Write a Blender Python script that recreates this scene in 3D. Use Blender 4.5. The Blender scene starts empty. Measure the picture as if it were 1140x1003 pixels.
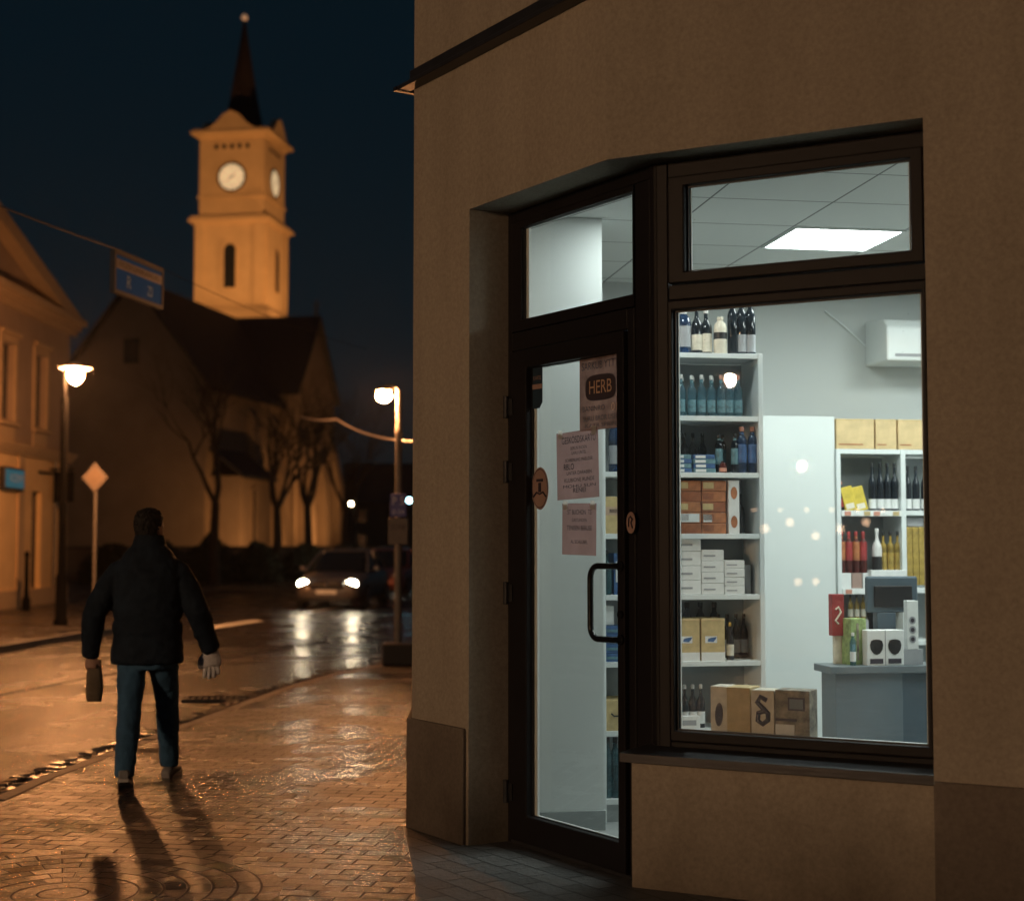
import bpy, bmesh, math, random
from mathutils import Vector, Matrix
R = math.radians
scn = bpy.context.scene
COL = scn.collection
random.seed(7)

# ------------------------------------------------------------------ helpers
def tag(o, label=None, cat=None, group=None, kind=None):
    if label: o['label'] = label
    if cat: o['category'] = cat
    if group: o['group'] = group
    if kind: o['kind'] = kind
    return o

def empty(name, loc=(0, 0, 0), rz=0.0, label=None, cat=None, group=None):
    o = bpy.data.objects.new(name, None)
    o.empty_display_size = 0.1
    COL.objects.link(o)
    o.location = loc
    o.rotation_euler = (0, 0, rz)
    return tag(o, label, cat, group)

def copy_tree(o, parent=None):
    c = o.copy()
    COL.objects.link(c)
    c.parent = parent
    for ch in list(o.children):
        copy_tree(ch, c)
    return c

def frame(origin, ang):
    return Matrix.Translation(Vector(origin)) @ Matrix.Rotation(ang, 4, 'Z')

I4 = Matrix.Identity(4)

class MB:
    """collects simple shapes into one bmesh"""
    def __init__(s, M=I4):
        s.bm = bmesh.new()
        s.M = M.copy()
    def v(s, p):
        return s.bm.verts.new(s.M @ Vector(p))
    def f(s, vs):
        try:
            return s.bm.faces.new(vs)
        except ValueError:
            return None
    def box(s, x0, x1, y0, y1, z0, z1):
        a = [s.v((x, y, z)) for z in (z0, z1) for x, y in ((x0, y0), (x1, y0), (x1, y1), (x0, y1))]
        for q in ((3, 2, 1, 0), (4, 5, 6, 7), (0, 1, 5, 4), (1, 2, 6, 5), (2, 3, 7, 6), (3, 0, 4, 7)):
            s.f([a[i] for i in q])
        return s
    def prism(s, poly, z0, z1):
        n = len(poly)
        a = [s.v((p[0], p[1], z0)) for p in poly]
        b = [s.v((p[0], p[1], z1)) for p in poly]
        s.f(a[::-1]); s.f(b)
        for i in range(n):
            j = (i + 1) % n
            s.f([a[i], a[j], b[j], b[i]])
        return s
    def slab(s, pts, d):
        """polygon of 3D points thickened by vector d"""
        n = len(pts); d = Vector(d)
        a = [s.v(p) for p in pts]
        b = [s.v(Vector(p) + d) for p in pts]
        s.f(a[::-1]); s.f(b)
        for i in range(n):
            j = (i + 1) % n
            s.f([a[i], a[j], b[j], b[i]])
        return s
    def ringframe(s, o, i, y0, y1):
        """rectangular frame in the xz plane: o, i = (x0, x1, z0, z1) outer and inner"""
        def rect(r, y):
            return [s.v((r[0], y, r[2])), s.v((r[1], y, r[2])), s.v((r[1], y, r[3])), s.v((r[0], y, r[3]))]
        a, b, c, d = rect(o, y0), rect(i, y0), rect(o, y1), rect(i, y1)
        for k in range(4):
            j = (k + 1) % 4
            s.f([a[k], a[j], b[j], b[k]])
            s.f([c[j], c[k], d[k], d[j]])
            s.f([a[j], a[k], c[k], c[j]])
            s.f([b[k], b[j], d[j], d[k]])
        return s
    def rings(s, rr, caps=True, closed=True):
        """loft through lists of points (same count)"""
        L = [[s.v(p) for p in r] for r in rr]
        n = len(L[0])
        for a, b in zip(L, L[1:]):
            for i in range(n if closed else n - 1):
                j = (i + 1) % n
                s.f([a[i], a[j], b[j], b[i]])
        if caps:
            s.f(L[0][::-1]); s.f(L[-1])
        return s
    def tube(s, pts, rad, seg=8, caps=True):
        pts = [Vector(p) for p in pts]
        if not hasattr(rad, '__len__'):
            rad = [rad] * len(pts)
        rr = []
        up = Vector((0, 0, 1))
        prev = None
        for i, p in enumerate(pts):
            t = (pts[min(i + 1, len(pts) - 1)] - pts[max(i - 1, 0)])
            if t.length < 1e-9: t = Vector((0, 0, 1))
            t.normalize()
            if prev is None:
                ref = up if abs(t.z) < 0.9 else Vector((0, 1, 0))
                x = t.cross(ref).normalized()
            else:
                x = (prev - t * prev.dot(t))
                x = x.normalized() if x.length > 1e-6 else t.orthogonal().normalized()
            prev = x
            y = t.cross(x)
            rr.append([p + (x * math.cos(2 * math.pi * k / seg) + y * math.sin(2 * math.pi * k / seg)) * rad[i] for k in range(seg)])
        return s.rings(rr, caps)
    def lathe(s, prof, c=(0, 0, 0), seg=16, sx=1, sy=1):
        c = Vector(c)
        rr = []
        for r, z in prof:
            r = max(r, 1e-4)
            rr.append([c + Vector((r * sx * math.cos(2 * math.pi * k / seg), r * sy * math.sin(2 * math.pi * k / seg), z)) for k in range(seg)])
        return s.rings(rr)
    def ball(s, c, r, seg=14, sx=1, sy=1, sz=1):
        n = seg // 2
        prof = [(r * math.sin(math.pi * i / n), -r * sz * math.cos(math.pi * i / n)) for i in range(n + 1)]
        return s.lathe(prof, c, seg, sx, sy)
    def ell(s, secs, seg=20, pw=2.0):
        """loft of super-ellipse sections (cx, cy, z, rx, ry)"""
        rr = []
        for cx, cy, z, rx, ry in secs:
            ring = []
            for k in range(seg):
                a = 2 * math.pi * k / seg
                ca, sa = math.cos(a), math.sin(a)
                ring.append((cx + rx * math.copysign(abs(ca) ** (2 / pw), ca), cy + ry * math.copysign(abs(sa) ** (2 / pw), sa), z))
            rr.append(ring)
        return s.rings(rr)
    def build(s, name, mat, parent=None, smooth=False, bevel=0.0, seg=2, sharp=40):
        me = bpy.data.meshes.new(name)
        bmesh.ops.recalc_face_normals(s.bm, faces=s.bm.faces[:])
        s.bm.to_mesh(me); s.bm.free()
        if mat: me.materials.append(mat)
        o = bpy.data.objects.new(name, me)
        COL.objects.link(o)
        if parent is not None: o.parent = parent
        if bevel:
            m = o.modifiers.new('bevel', 'BEVEL')
            m.width = bevel; m.segments = seg; m.limit_method = 'ANGLE'; m.angle_limit = R(35)
        if smooth:
            for p in me.polygons: p.use_smooth = True
            try:
                me.set_sharp_from_angle(angle=R(sharp))
            except Exception:
                pass
        return o

def remeshed(mb, name, mat, parent, voxel, smooth_it=4, disp=None):
    """join overlapping lofts of mb into one continuous skin"""
    o = mb.build(name, mat)
    m = o.modifiers.new('r', 'REMESH'); m.mode = 'VOXEL'; m.voxel_size = voxel
    m = o.modifiers.new('s', 'SMOOTH'); m.iterations = smooth_it; m.factor = 0.5
    if disp:
        t = bpy.data.textures.new(name + '_folds', 'CLOUDS'); t.noise_scale = disp[0]
        m = o.modifiers.new('d', 'DISPLACE'); m.texture = t; m.strength = disp[1]; m.mid_level = 0.5
    dg = bpy.context.evaluated_depsgraph_get()
    dg.update()
    me = bpy.data.meshes.new_from_object(o.evaluated_get(dg))
    me.name = name
    o.modifiers.clear()
    old = o.data
    o.data = me
    bpy.data.meshes.remove(old)
    for p in me.polygons: p.use_smooth = True
    o.parent = parent
    return o

# ------------------------------------------------------------------ materials
def newmat(name):
    m = bpy.data.materials.new(name)
    m.use_nodes = True
    nt = m.node_tree
    nt.nodes.clear()
    out = nt.nodes.new('ShaderNodeOutputMaterial')
    return m, nt, out

def N(nt, t, **kw):
    n = nt.nodes.new(t)
    for k, v in kw.items():
        if k in n.inputs: n.inputs[k].default_value = v
        else: setattr(n, k, v)
    return n

def coords(nt, scale=1.0, mode='Object'):
    if mode == 'World':
        g = nt.nodes.new('ShaderNodeNewGeometry'); s = g.outputs['Position']
    else:
        g = nt.nodes.new('ShaderNodeTexCoord'); s = g.outputs[mode]
    mp = nt.nodes.new('ShaderNodeMapping')
    mp.inputs['Scale'].default_value = (scale, scale, scale) if not hasattr(scale, '__len__') else scale
    nt.links.new(s, mp.inputs['Vector'])
    return mp.outputs['Vector']

def ramp(nt, fac, stops):
    r = nt.nodes.new('ShaderNodeValToRGB')
    while len(r.color_ramp.elements) < len(stops):
        r.color_ramp.elements.new(0.5)
    for e, (p, c) in zip(r.color_ramp.elements, stops):
        e.position = p
        e.color = (*c, 1) if len(c) == 3 else c
    nt.links.new(fac, r.inputs['Fac'])
    return r.outputs['Color']

def pmat(name, col, rough=0.6, metal=0.0, var=0.15, vscale=6.0, bump=0.0, bscale=60.0, spec=0.5, coat=0.0, rvar=0.0, mode='Object', emis=None, estr=0.0):
    m, nt, out = newmat(name)
    b = N(nt, 'ShaderNodeBsdfPrincipled')
    b.inputs['Roughness'].default_value = rough
    b.inputs['Metallic'].default_value = metal
    b.inputs['Specular IOR Level'].default_value = spec
    b.inputs['Coat Weight'].default_value = coat
    vec = coords(nt, 1.0, mode)
    nz = N(nt, 'ShaderNodeTexNoise', Scale=vscale, Detail=5.0, Roughness=0.6)
    nt.links.new(vec, nz.inputs['Vector'])
    lo = tuple(c * (1 - var) for c in col); hi = tuple(min(1, c * (1 + var)) for c in col)
    c = ramp(nt, nz.outputs['Fac'], [(0.3, lo), (0.7, hi)])
    nt.links.new(c, b.inputs['Base Color'])
    if rvar:
        rr = ramp(nt, nz.outputs['Fac'], [(0.35, (max(0, rough - rvar),) * 3), (0.65, (min(1, rough + rvar),) * 3)])
        nt.links.new(rr, b.inputs['Roughness'])
    if bump:
        n2 = N(nt, 'ShaderNodeTexNoise', Scale=bscale, Detail=4.0)
        nt.links.new(vec, n2.inputs['Vector'])
        bp = N(nt, 'ShaderNodeBump', Strength=bump, Distance=0.01)
        nt.links.new(n2.outputs['Fac'], bp.inputs['Height'])
        nt.links.new(bp.outputs['Normal'], b.inputs['Normal'])
    if emis:
        b.inputs['Emission Color'].default_value = (*emis, 1)
        b.inputs['Emission Strength'].default_value = estr
    nt.links.new(b.outputs['BSDF'], out.inputs['Surface'])
    return m

def emat(name, col, strength):
    m, nt, out = newmat(name)
    e = N(nt, 'ShaderNodeEmission', Strength=strength)
    e.inputs['Color'].default_value = (*col, 1)
    nt.links.new(e.outputs['Emission'], out.inputs['Surface'])
    return m

def glassmat(name, tint=(0.93, 0.97, 0.96), refl=1.0, rough=0.0):
    m, nt, out = newmat(name)
    t = N(nt, 'ShaderNodeBsdfTransparent'); t.inputs['Color'].default_value = (*tint, 1)
    g = N(nt, 'ShaderNodeBsdfGlossy', Roughness=rough)
    g.inputs['Color'].default_value = (refl, refl, refl, 1)
    fr = N(nt, 'ShaderNodeFresnel', IOR=1.5)
    vec = coords(nt, 1.0)
    nz = N(nt, 'ShaderNodeTexNoise', Scale=3.0, Detail=1.0)
    nt.links.new(vec, nz.inputs['Vector'])
    bp = N(nt, 'ShaderNodeBump', Strength=0.006, Distance=0.02)
    nt.links.new(nz.outputs['Fac'], bp.inputs['Height'])
    nt.links.new(bp.outputs['Normal'], g.inputs['Normal'])
    mx = N(nt, 'ShaderNodeMixShader')
    geo = nt.nodes.new('ShaderNodeNewGeometry')      # a thin pane reflects alike from both sides
    mr = N(nt, 'ShaderNodeMapRange'); mr.inputs['To Min'].default_value = 1.5; mr.inputs['To Max'].default_value = 1 / 1.5
    nt.links.new(geo.outputs['Backfacing'], mr.inputs['Value']); nt.links.new(mr.outputs['Result'], fr.inputs['IOR'])
    nt.links.new(fr.outputs['Fac'], mx.inputs['Fac'])
    nt.links.new(t.outputs['BSDF'], mx.inputs[1])
    nt.links.new(g.outputs['BSDF'], mx.inputs[2])
    # dust and wiped smears: a very thin scattering film
    d1 = N(nt, 'ShaderNodeTexNoise', Scale=2.2, Detail=6.0, Roughness=0.7); nt.links.new(vec, d1.inputs['Vector'])
    d2 = N(nt, 'ShaderNodeTexVoronoi', Scale=26.0); nt.links.new(vec, d2.inputs['Vector'])
    f1 = ramp(nt, d1.outputs['Fac'], [(0.35, (0.004,) * 3), (0.75, (0.035,) * 3)])
    f2 = ramp(nt, d2.outputs['Distance'], [(0.045, (0.35,) * 3), (0.07, (0.0,) * 3)])
    gate = ramp(nt, d1.outputs['Fac'], [(0.52, (0, 0, 0)), (0.60, (1, 1, 1))])
    mg = N(nt, 'ShaderNodeMix', data_type='RGBA', blend_type='MULTIPLY'); mg.inputs['Factor'].default_value = 1.0
    nt.links.new(f2, mg.inputs[6]); nt.links.new(gate, mg.inputs[7])
    sm = N(nt, 'ShaderNodeMath', operation='ADD'); nt.links.new(f1, sm.inputs[0]); nt.links.new(mg.outputs[2], sm.inputs[1])
    tl = N(nt, 'ShaderNodeBsdfTranslucent'); tl.inputs['Color'].default_value = (0.6, 0.62, 0.62, 1)
    m3 = N(nt, 'ShaderNodeMixShader'); nt.links.new(sm.outputs[0], m3.inputs['Fac'])
    nt.links.new(mx.outputs['Shader'], m3.inputs[1]); nt.links.new(tl.outputs['BSDF'], m3.inputs[2])
    nt.links.new(m3.outputs['Shader'], out.inputs['Surface'])
    return m

def papermat(name, col, var=0.12, vscale=7, trans=0.35):
    m, nt, out = newmat(name)
    vec = coords(nt, 1.0)
    nz = N(nt, 'ShaderNodeTexNoise', Scale=vscale, Detail=5.0); nt.links.new(vec, nz.inputs['Vector'])
    c = ramp(nt, nz.outputs['Fac'], [(0.3, tuple(x * (1 - var) for x in col)), (0.7, tuple(x * (1 + var) for x in col))])
    d = N(nt, 'ShaderNodeBsdfDiffuse'); t = N(nt, 'ShaderNodeBsdfTranslucent')
    nt.links.new(c, d.inputs['Color']); nt.links.new(c, t.inputs['Color'])
    mx = N(nt, 'ShaderNodeMixShader'); mx.inputs['Fac'].default_value = trans
    nt.links.new(d.outputs[0], mx.inputs[1]); nt.links.new(t.outputs[0], mx.inputs[2]); nt.links.new(mx.outputs[0], out.inputs['Surface'])
    return m

def bottleglass(name, tint, body, k=0.5):
    """coloured bottle glass: part see-through, part dark glossy"""
    m, nt, out = newmat(name)
    t = N(nt, 'ShaderNodeBsdfTransparent'); t.inputs['Color'].default_value = (*tint, 1)
    b = N(nt, 'ShaderNodeBsdfPrincipled', Roughness=0.08)
    vec = coords(nt, 1.0)
    nz = N(nt, 'ShaderNodeTexNoise', Scale=9.0, Detail=2.0)
    nt.links.new(vec, nz.inputs['Vector'])
    c = ramp(nt, nz.outputs['Fac'], [(0.3, tuple(x * 0.6 for x in body)), (0.7, tuple(min(1, x * 1.5) for x in body))])
    nt.links.new(c, b.inputs['Base Color'])
    mx = N(nt, 'ShaderNodeMixShader'); mx.inputs['Fac'].default_value = k
    nt.links.new(t.outputs['BSDF'], mx.inputs[1]); nt.links.new(b.outputs['BSDF'], mx.inputs[2])
    nt.links.new(mx.outputs['Shader'], out.inputs['Surface'])
    return m

def wetmat(name, base, kind, polar=False):
    """wet street surfaces: asphalt, brick pavers (kind 'brick' or 'far'; polar lays them in rings about the object's origin)"""
    m, nt, out = newmat(name)
    L = nt.links.new
    b = N(nt, 'ShaderNodeBsdfPrincipled')
    pos = coords(nt, 1.0, 'World')
    big = N(nt, 'ShaderNodeTexNoise', Scale=0.7, Detail=5.0, Roughness=0.6); L(pos, big.inputs['Vector'])
    fine = N(nt, 'ShaderNodeTexNoise', Scale=60.0, Detail=5.0, Roughness=0.7); L(pos, fine.inputs['Vector'])
    grit = N(nt, 'ShaderNodeTexNoise', Scale=(17.0 if kind == 'asphalt' else 24.0), Detail=4.0, Roughness=0.75); L(pos, grit.inputs['Vector'])
    if kind == 'asphalt':
        b.inputs['Specular IOR Level'].default_value = 0.20
        c = ramp(nt, fine.outputs['Fac'], [(0.3, tuple(x * 0.55 for x in base)), (0.7, tuple(x * 1.6 for x in base))]); L(c, b.inputs['Base Color'])
        rr = ramp(nt, big.outputs['Fac'], [(0.36, (0.17,) * 3), (0.64, (0.32,) * 3)]); L(rr, b.inputs['Roughness'])
        vo = N(nt, 'ShaderNodeTexVoronoi', Scale=34.0); L(pos, vo.inputs['Vector'])
        b1 = N(nt, 'ShaderNodeBump', Strength=0.8, Distance=0.010); L(vo.outputs['Distance'], b1.inputs['Height'])
        b2 = N(nt, 'ShaderNodeBump', Strength=0.9, Distance=0.021); L(grit.outputs['Fac'], b2.inputs['Height']); L(b1.outputs['Normal'], b2.inputs['Normal'])
        L(b2.outputs['Normal'], b.inputs['Normal'])
    else:
        b.inputs['Specular IOR Level'].default_value = 0.37
        if polar:
            tc = N(nt, 'ShaderNodeTexCoord'); sp = N(nt, 'ShaderNodeSeparateXYZ'); L(tc.outputs['Object'], sp.inputs[0])
            ln = N(nt, 'ShaderNodeVectorMath', operation='LENGTH'); L(tc.outputs['Object'], ln.inputs[0])
            at = N(nt, 'ShaderNodeMath', operation='ARCTAN2'); L(sp.outputs['Y'], at.inputs[0]); L(sp.outputs['X'], at.inputs[1])
            mu = N(nt, 'ShaderNodeMath', operation='MULTIPLY'); mu.inputs[1].default_value = 0.75; L(at.outputs[0], mu.inputs[0])
            cmb = N(nt, 'ShaderNodeCombineXYZ'); L(mu.outputs[0], cmb.inputs['X']); L(ln.outputs['Value'], cmb.inputs['Y'])
            vec = cmb.outputs[0]
        else:
            mp = N(nt, 'ShaderNodeMapping'); mp.inputs['Rotation'].default_value = (0, 0, R(9 if kind == 'brick' else 33)); L(pos, mp.inputs['Vector'])
            wob = N(nt, 'ShaderNodeTexNoise', Scale=2.5, Detail=1.0); L(mp.outputs['Vector'], wob.inputs['Vector'])
            mxv = N(nt, 'ShaderNodeMix', data_type='VECTOR'); mxv.inputs['Factor'].default_value = 0.02
            L(mp.outputs['Vector'], mxv.inputs[4]); L(wob.outputs['Color'], mxv.inputs[5])
            vec = mxv.outputs[1]
        br = N(nt, 'ShaderNodeTexBrick', Scale=1.0)
        br.inputs['Brick Width'].default_value = 0.215; br.inputs['Row Height'].default_value = 0.112
        br.inputs['Mortar Size'].default_value = 0.008; br.inputs['Mortar Smooth'].default_value = 0.8
        br.inputs['Color1'].default_value = (0, 0, 0, 1); br.inputs['Color2'].default_value = (1, 1, 1, 1); br.inputs['Mortar'].default_value = (0.3, 0.3, 0.3, 1)
        L(vec, br.inputs['Vector'])
        rnd = N(nt, 'ShaderNodeRGBToBW'); L(br.outputs['Color'], rnd.inputs[0])
        tone = ramp(nt, rnd.outputs[0], [(0.0, tuple(x * 0.6 for x in base)), (0.55, base), (1.0, tuple(x * 1.5 for x in base))])
        cc = ramp(nt, fine.outputs['Fac'], [(0.3, (0.5,) * 3), (0.7, (1.1,) * 3)])
        m1 = N(nt, 'ShaderNodeMix', data_type='RGBA', blend_type='MULTIPLY'); m1.inputs['Factor'].default_value = 1.0; L(tone, m1.inputs[6]); L(cc, m1.inputs[7])
        m2 = N(nt, 'ShaderNodeMix', data_type='RGBA', blend_type='MIX'); L(br.outputs['Fac'], m2.inputs['Factor']); L(m1.outputs[2], m2.inputs[6]); m2.inputs[7].default_value = (*tuple(x * 0.3 for x in base), 1)
        L(m2.outputs[2], b.inputs['Base Color'])
        # wetness: broad damp areas and stone-to-stone differences
        ra = N(nt, 'ShaderNodeMath', operation='MULTIPLY_ADD'); ra.inputs[1].default_value = 0.10; L(rnd.outputs[0], ra.inputs[0])
        rb = ramp(nt, big.outputs['Fac'], [(0.40, (0.08,) * 3), (0.62, (0.34,) * 3)]); L(rb, ra.inputs[2])
        rj = N(nt, 'ShaderNodeMath', operation='MULTIPLY_ADD'); rj.inputs[1].default_value = 0.5; L(br.outputs['Fac'], rj.inputs[0]); L(ra.outputs[0], rj.inputs[2])
        L(rj.outputs[0], b.inputs['Roughness'])
        # every stone lies a little askew
        geo = N(nt, 'ShaderNodeNewGeometry')
        sx = N(nt, 'ShaderNodeMath', operation='MULTIPLY'); sx.inputs[1].default_value = 57.0; L(rnd.outputs[0], sx.inputs[0])
        s1 = N(nt, 'ShaderNodeMath', operation='SINE'); L(sx.outputs[0], s1.inputs[0])
        sy = N(nt, 'ShaderNodeMath', operation='MULTIPLY'); sy.inputs[1].default_value = 131.0; L(rnd.outputs[0], sy.inputs[0])
        s2 = N(nt, 'ShaderNodeMath', operation='SINE'); L(sy.outputs[0], s2.inputs[0])
        cv = N(nt, 'ShaderNodeCombineXYZ'); L(s1.outputs[0], cv.inputs['X']); L(s2.outputs[0], cv.inputs['Y'])
        sc_ = N(nt, 'ShaderNodeVectorMath', operation='SCALE'); sc_.inputs['Scale'].default_value = 0.085; L(cv.outputs[0], sc_.inputs[0])
        av = N(nt, 'ShaderNodeVectorMath', operation='ADD'); L(geo.outputs['Normal'], av.inputs[0]); L(sc_.outputs[0], av.inputs[1])
        nv = N(nt, 'ShaderNodeVectorMath', operation='NORMALIZE'); L(av.outputs[0], nv.inputs[0])
        inv = N(nt, 'ShaderNodeMath', operation='SUBTRACT'); inv.inputs[0].default_value = 1.0; L(br.outputs['Fac'], inv.inputs[1])
        b1 = N(nt, 'ShaderNodeBump', Strength=1.0, Distance=0.012); L(inv.outputs[0], b1.inputs['Height']); L(nv.outputs[0], b1.inputs['Normal'])
        b2 = N(nt, 'ShaderNodeBump', Strength=0.9, Distance=0.015); L(grit.outputs['Fac'], b2.inputs['Height']); L(b1.outputs['Normal'], b2.inputs['Normal'])
        L(b2.outputs['Normal'], b.inputs['Normal'])
    L(b.outputs['BSDF'], out.inputs['Surface'])
    return m

SOD = (1.0, 0.40, 0.135)
def plaster(name, base):
    # weathered render: trowel grain, broad patches, grime near the ground, faint drips and hairline cracks
    m, nt, out = newmat(name)
    b = N(nt, 'ShaderNodeBsdfPrincipled', Roughness=0.9); b.inputs['Specular IOR Level'].default_value = 0.2
    pos = coords(nt, 1.0, 'World')
    n1 = N(nt, 'ShaderNodeTexNoise', Scale=1.1, Detail=6.0, Roughness=0.65); nt.links.new(pos, n1.inputs['Vector'])
    c1 = ramp(nt, n1.outputs['Fac'], [(0.25, tuple(x * 0.90 for x in base)), (0.55, base), (0.8, tuple(x * 1.10 for x in base))])
    strk = coords(nt, (5.0, 5.0, 0.35), 'World')
    n2 = N(nt, 'ShaderNodeTexNoise', Scale=1.0, Detail=3.0); nt.links.new(strk, n2.inputs['Vector'])
    c2 = ramp(nt, n2.outputs['Fac'], [(0.35, (0.92, 0.915, 0.91)), (0.60, (1, 1, 1))])
    m1 = N(nt, 'ShaderNodeMix', data_type='RGBA', blend_type='MULTIPLY'); m1.inputs['Factor'].default_value = 1.0
    nt.links.new(c1, m1.inputs[6]); nt.links.new(c2, m1.inputs[7])
    n3 = N(nt, 'ShaderNodeTexNoise', Scale=45.0, Detail=5.0, Roughness=0.7); nt.links.new(pos, n3.inputs['Vector'])
    c3 = ramp(nt, n3.outputs['Fac'], [(0.3, (0.80, 0.80, 0.80)), (0.65, (1.06, 1.06, 1.06))])
    m2 = N(nt, 'ShaderNodeMix', data_type='RGBA', blend_type='MULTIPLY'); m2.inputs['Factor'].default_value = 1.0
    nt.links.new(m1.outputs[2], m2.inputs[6]); nt.links.new(c3, m2.inputs[7])
    sp = nt.nodes.new('ShaderNodeSeparateXYZ'); nt.links.new(pos, sp.inputs[0])
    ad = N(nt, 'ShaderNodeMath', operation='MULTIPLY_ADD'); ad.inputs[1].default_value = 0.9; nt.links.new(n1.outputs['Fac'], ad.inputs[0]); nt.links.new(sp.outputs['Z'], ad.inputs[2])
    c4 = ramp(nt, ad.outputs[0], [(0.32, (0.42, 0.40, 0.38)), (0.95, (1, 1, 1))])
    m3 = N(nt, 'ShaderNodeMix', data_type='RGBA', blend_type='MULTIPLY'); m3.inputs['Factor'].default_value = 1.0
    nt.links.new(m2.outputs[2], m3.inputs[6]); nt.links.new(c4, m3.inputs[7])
    nt.links.new(m3.outputs[2], b.inputs['Base Color'])
    n5 = N(nt, 'ShaderNodeTexNoise', Scale=3.0, Detail=2.0); nt.links.new(pos, n5.inputs['Vector'])
    b0 = N(nt, 'ShaderNodeBump', Strength=0.25, Distance=0.03); nt.links.new(n5.outputs['Fac'], b0.inputs['Height'])
    b1 = N(nt, 'ShaderNodeBump', Strength=0.55, Distance=0.006); nt.links.new(n3.outputs['Fac'], b1.inputs['Height']); nt.links.new(b0.outputs['Normal'], b1.inputs['Normal'])
    nt.links.new(b1.outputs['Normal'], b.inputs['Normal'])
    nt.links.new(b.outputs['BSDF'], out.inputs['Surface'])
    return m

M = {}
M['asphalt'] = wetmat('wet_asphalt', (0.020, 0.019, 0.020), 'asphalt')
M['paver'] = wetmat('wet_brick_pavers', (0.020, 0.0165, 0.015), 'brick')
M['paver2'] = wetmat('wet_far_pavers', (0.05, 0.045, 0.042), 'far')
M['kerb'] = pmat('kerb_granite', (0.05, 0.045, 0.042), 0.6, var=0.3, vscale=8, bump=0.5, bscale=30)
M['sett'] = pmat('gutter_setts', (0.045, 0.04, 0.037), 0.2, var=0.4, vscale=14, bump=0.6, bscale=40)
M['paint'] = pmat('road_paint', (0.75, 0.74, 0.70), 0.4, var=0.15, vscale=12)
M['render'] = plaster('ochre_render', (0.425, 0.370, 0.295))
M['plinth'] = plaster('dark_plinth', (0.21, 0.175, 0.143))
M['darkmetal'] = pmat('dark_metal', (0.035, 0.035, 0.038), 0.4, 0.3, var=0.2)
M['alu'] = pmat('brown_aluminium', (0.013, 0.0115, 0.0125), 0.5, 0.0, spec=0.18, var=0.12, vscale=4)
M['gasket'] = pmat('rubber_gasket', (0.012, 0.014, 0.016), 0.5)
M['spacer'] = pmat('glazing_spacer', (0.5, 0.52, 0.52), 0.35, 0.8)
M['spacer_white'] = pmat('white_glazing_bead', (0.75, 0.78, 0.77), 0.5, var=0.05)
M['handle'] = pmat('black_handle', (0.015, 0.015, 0.016), 0.18, 0.2, coat=0.4)
M['glass'] = glassmat('shop_glass')
M['white_wall'] = pmat('white_wall_paint', (0.72, 0.76, 0.75), 0.75, var=0.03, vscale=1.5, bump=0.06, bscale=90)
M['grey_wall'] = pmat('grey_wall_paint', (0.55, 0.575, 0.57), 0.8, var=0.03, vscale=1.5, bump=0.06, bscale=90)
M['skirt'] = pmat('grey_skirting', (0.30, 0.33, 0.33), 0.5, var=0.08)
M['tilefloor'] = pmat('grey_shop_floor', (0.36, 0.38, 0.38), 0.35, var=0.12, vscale=2.0)
M['shelf'] = pmat('white_melamine', (0.74, 0.78, 0.78), 0.35, var=0.03, vscale=3)
M['shelfback'] = pmat('grey_back_panel', (0.30, 0.33, 0.34), 0.6, var=0.08)
M['counter'] = pmat('slate_counter', (0.135, 0.175, 0.205), 0.45, var=0.06)
M['counter2'] = pmat('slate_counter_dark', (0.075, 0.11, 0.14), 0.45, var=0.06)
M['countertop'] = pmat('slate_countertop', (0.16, 0.19, 0.21), 0.35, var=0.06)
M['panel_light'] = emat('led_panel', (0.92, 1.0, 0.955), 28.0)
M['spill_light'] = emat('added_spill_light', (0.93, 1.0, 0.97), 100.0)
M['black'] = pmat('black_plastic', (0.015, 0.015, 0.017), 0.35)
M['cream'] = pmat('cream_label', (0.72, 0.66, 0.54), 0.6, var=0.15, vscale=20)
M['white_paper'] = pmat('white_card', (0.78, 0.79, 0.78), 0.6, var=0.08, vscale=15)
M['tan_card'] = pmat('tan_card', (0.56, 0.42, 0.20), 0.7, var=0.18, vscale=18, bump=0.1)
M['lightwood'] = pmat('pale_wood_panel', (0.68, 0.50, 0.26), 0.55, var=0.16, vscale=9)
M['orange_card'] = pmat('orange_brown_box', (0.42, 0.15, 0.055), 0.55, var=0.4, vscale=16)
M['orange_dark'] = pmat('rust_box', (0.28, 0.085, 0.03), 0.55, var=0.4, vscale=16)
M['red_card'] = pmat('red_box', (0.34, 0.035, 0.035), 0.5, var=0.25, vscale=14)
M['yellow'] = pmat('yellow_pack', (0.62, 0.46, 0.05), 0.4, var=0.25, vscale=14)
M['green_card'] = pmat('leaf_green_box', (0.27, 0.36, 0.13), 0.6, var=0.55, vscale=22)
M['blue_card'] = pmat('blue_pack', (0.05, 0.12, 0.28), 0.45, var=0.4, vscale=20)
M['teal_card'] = pmat('teal_pack', (0.12, 0.24, 0.28), 0.5, var=0.5, vscale=25)
M['grey_card'] = pmat('grey_box', (0.33, 0.34, 0.36), 0.6, var=0.12)
M['gold'] = pmat('gold_foil', (0.55, 0.38, 0.10), 0.35, 0.5, var=0.35, vscale=18)
M['photo'] = pmat('printed_photo_card', (0.22, 0.19, 0.14), 0.6, var=0.85, vscale=16)
M['pinkcap'] = pmat('salmon_cap', (0.62, 0.28, 0.20), 0.4)
M['whitecap'] = pmat('white_cap', (0.72, 0.70, 0.68), 0.4)
M['b_clear'] = bottleglass('pale_blue_glass', (0.70, 0.90, 0.95), (0.10, 0.20, 0.25), 0.42)
M['b_dark'] = bottleglass('dark_glass', (0.3, 0.36, 0.4), (0.012, 0.018, 0.026), 0.85)
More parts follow.
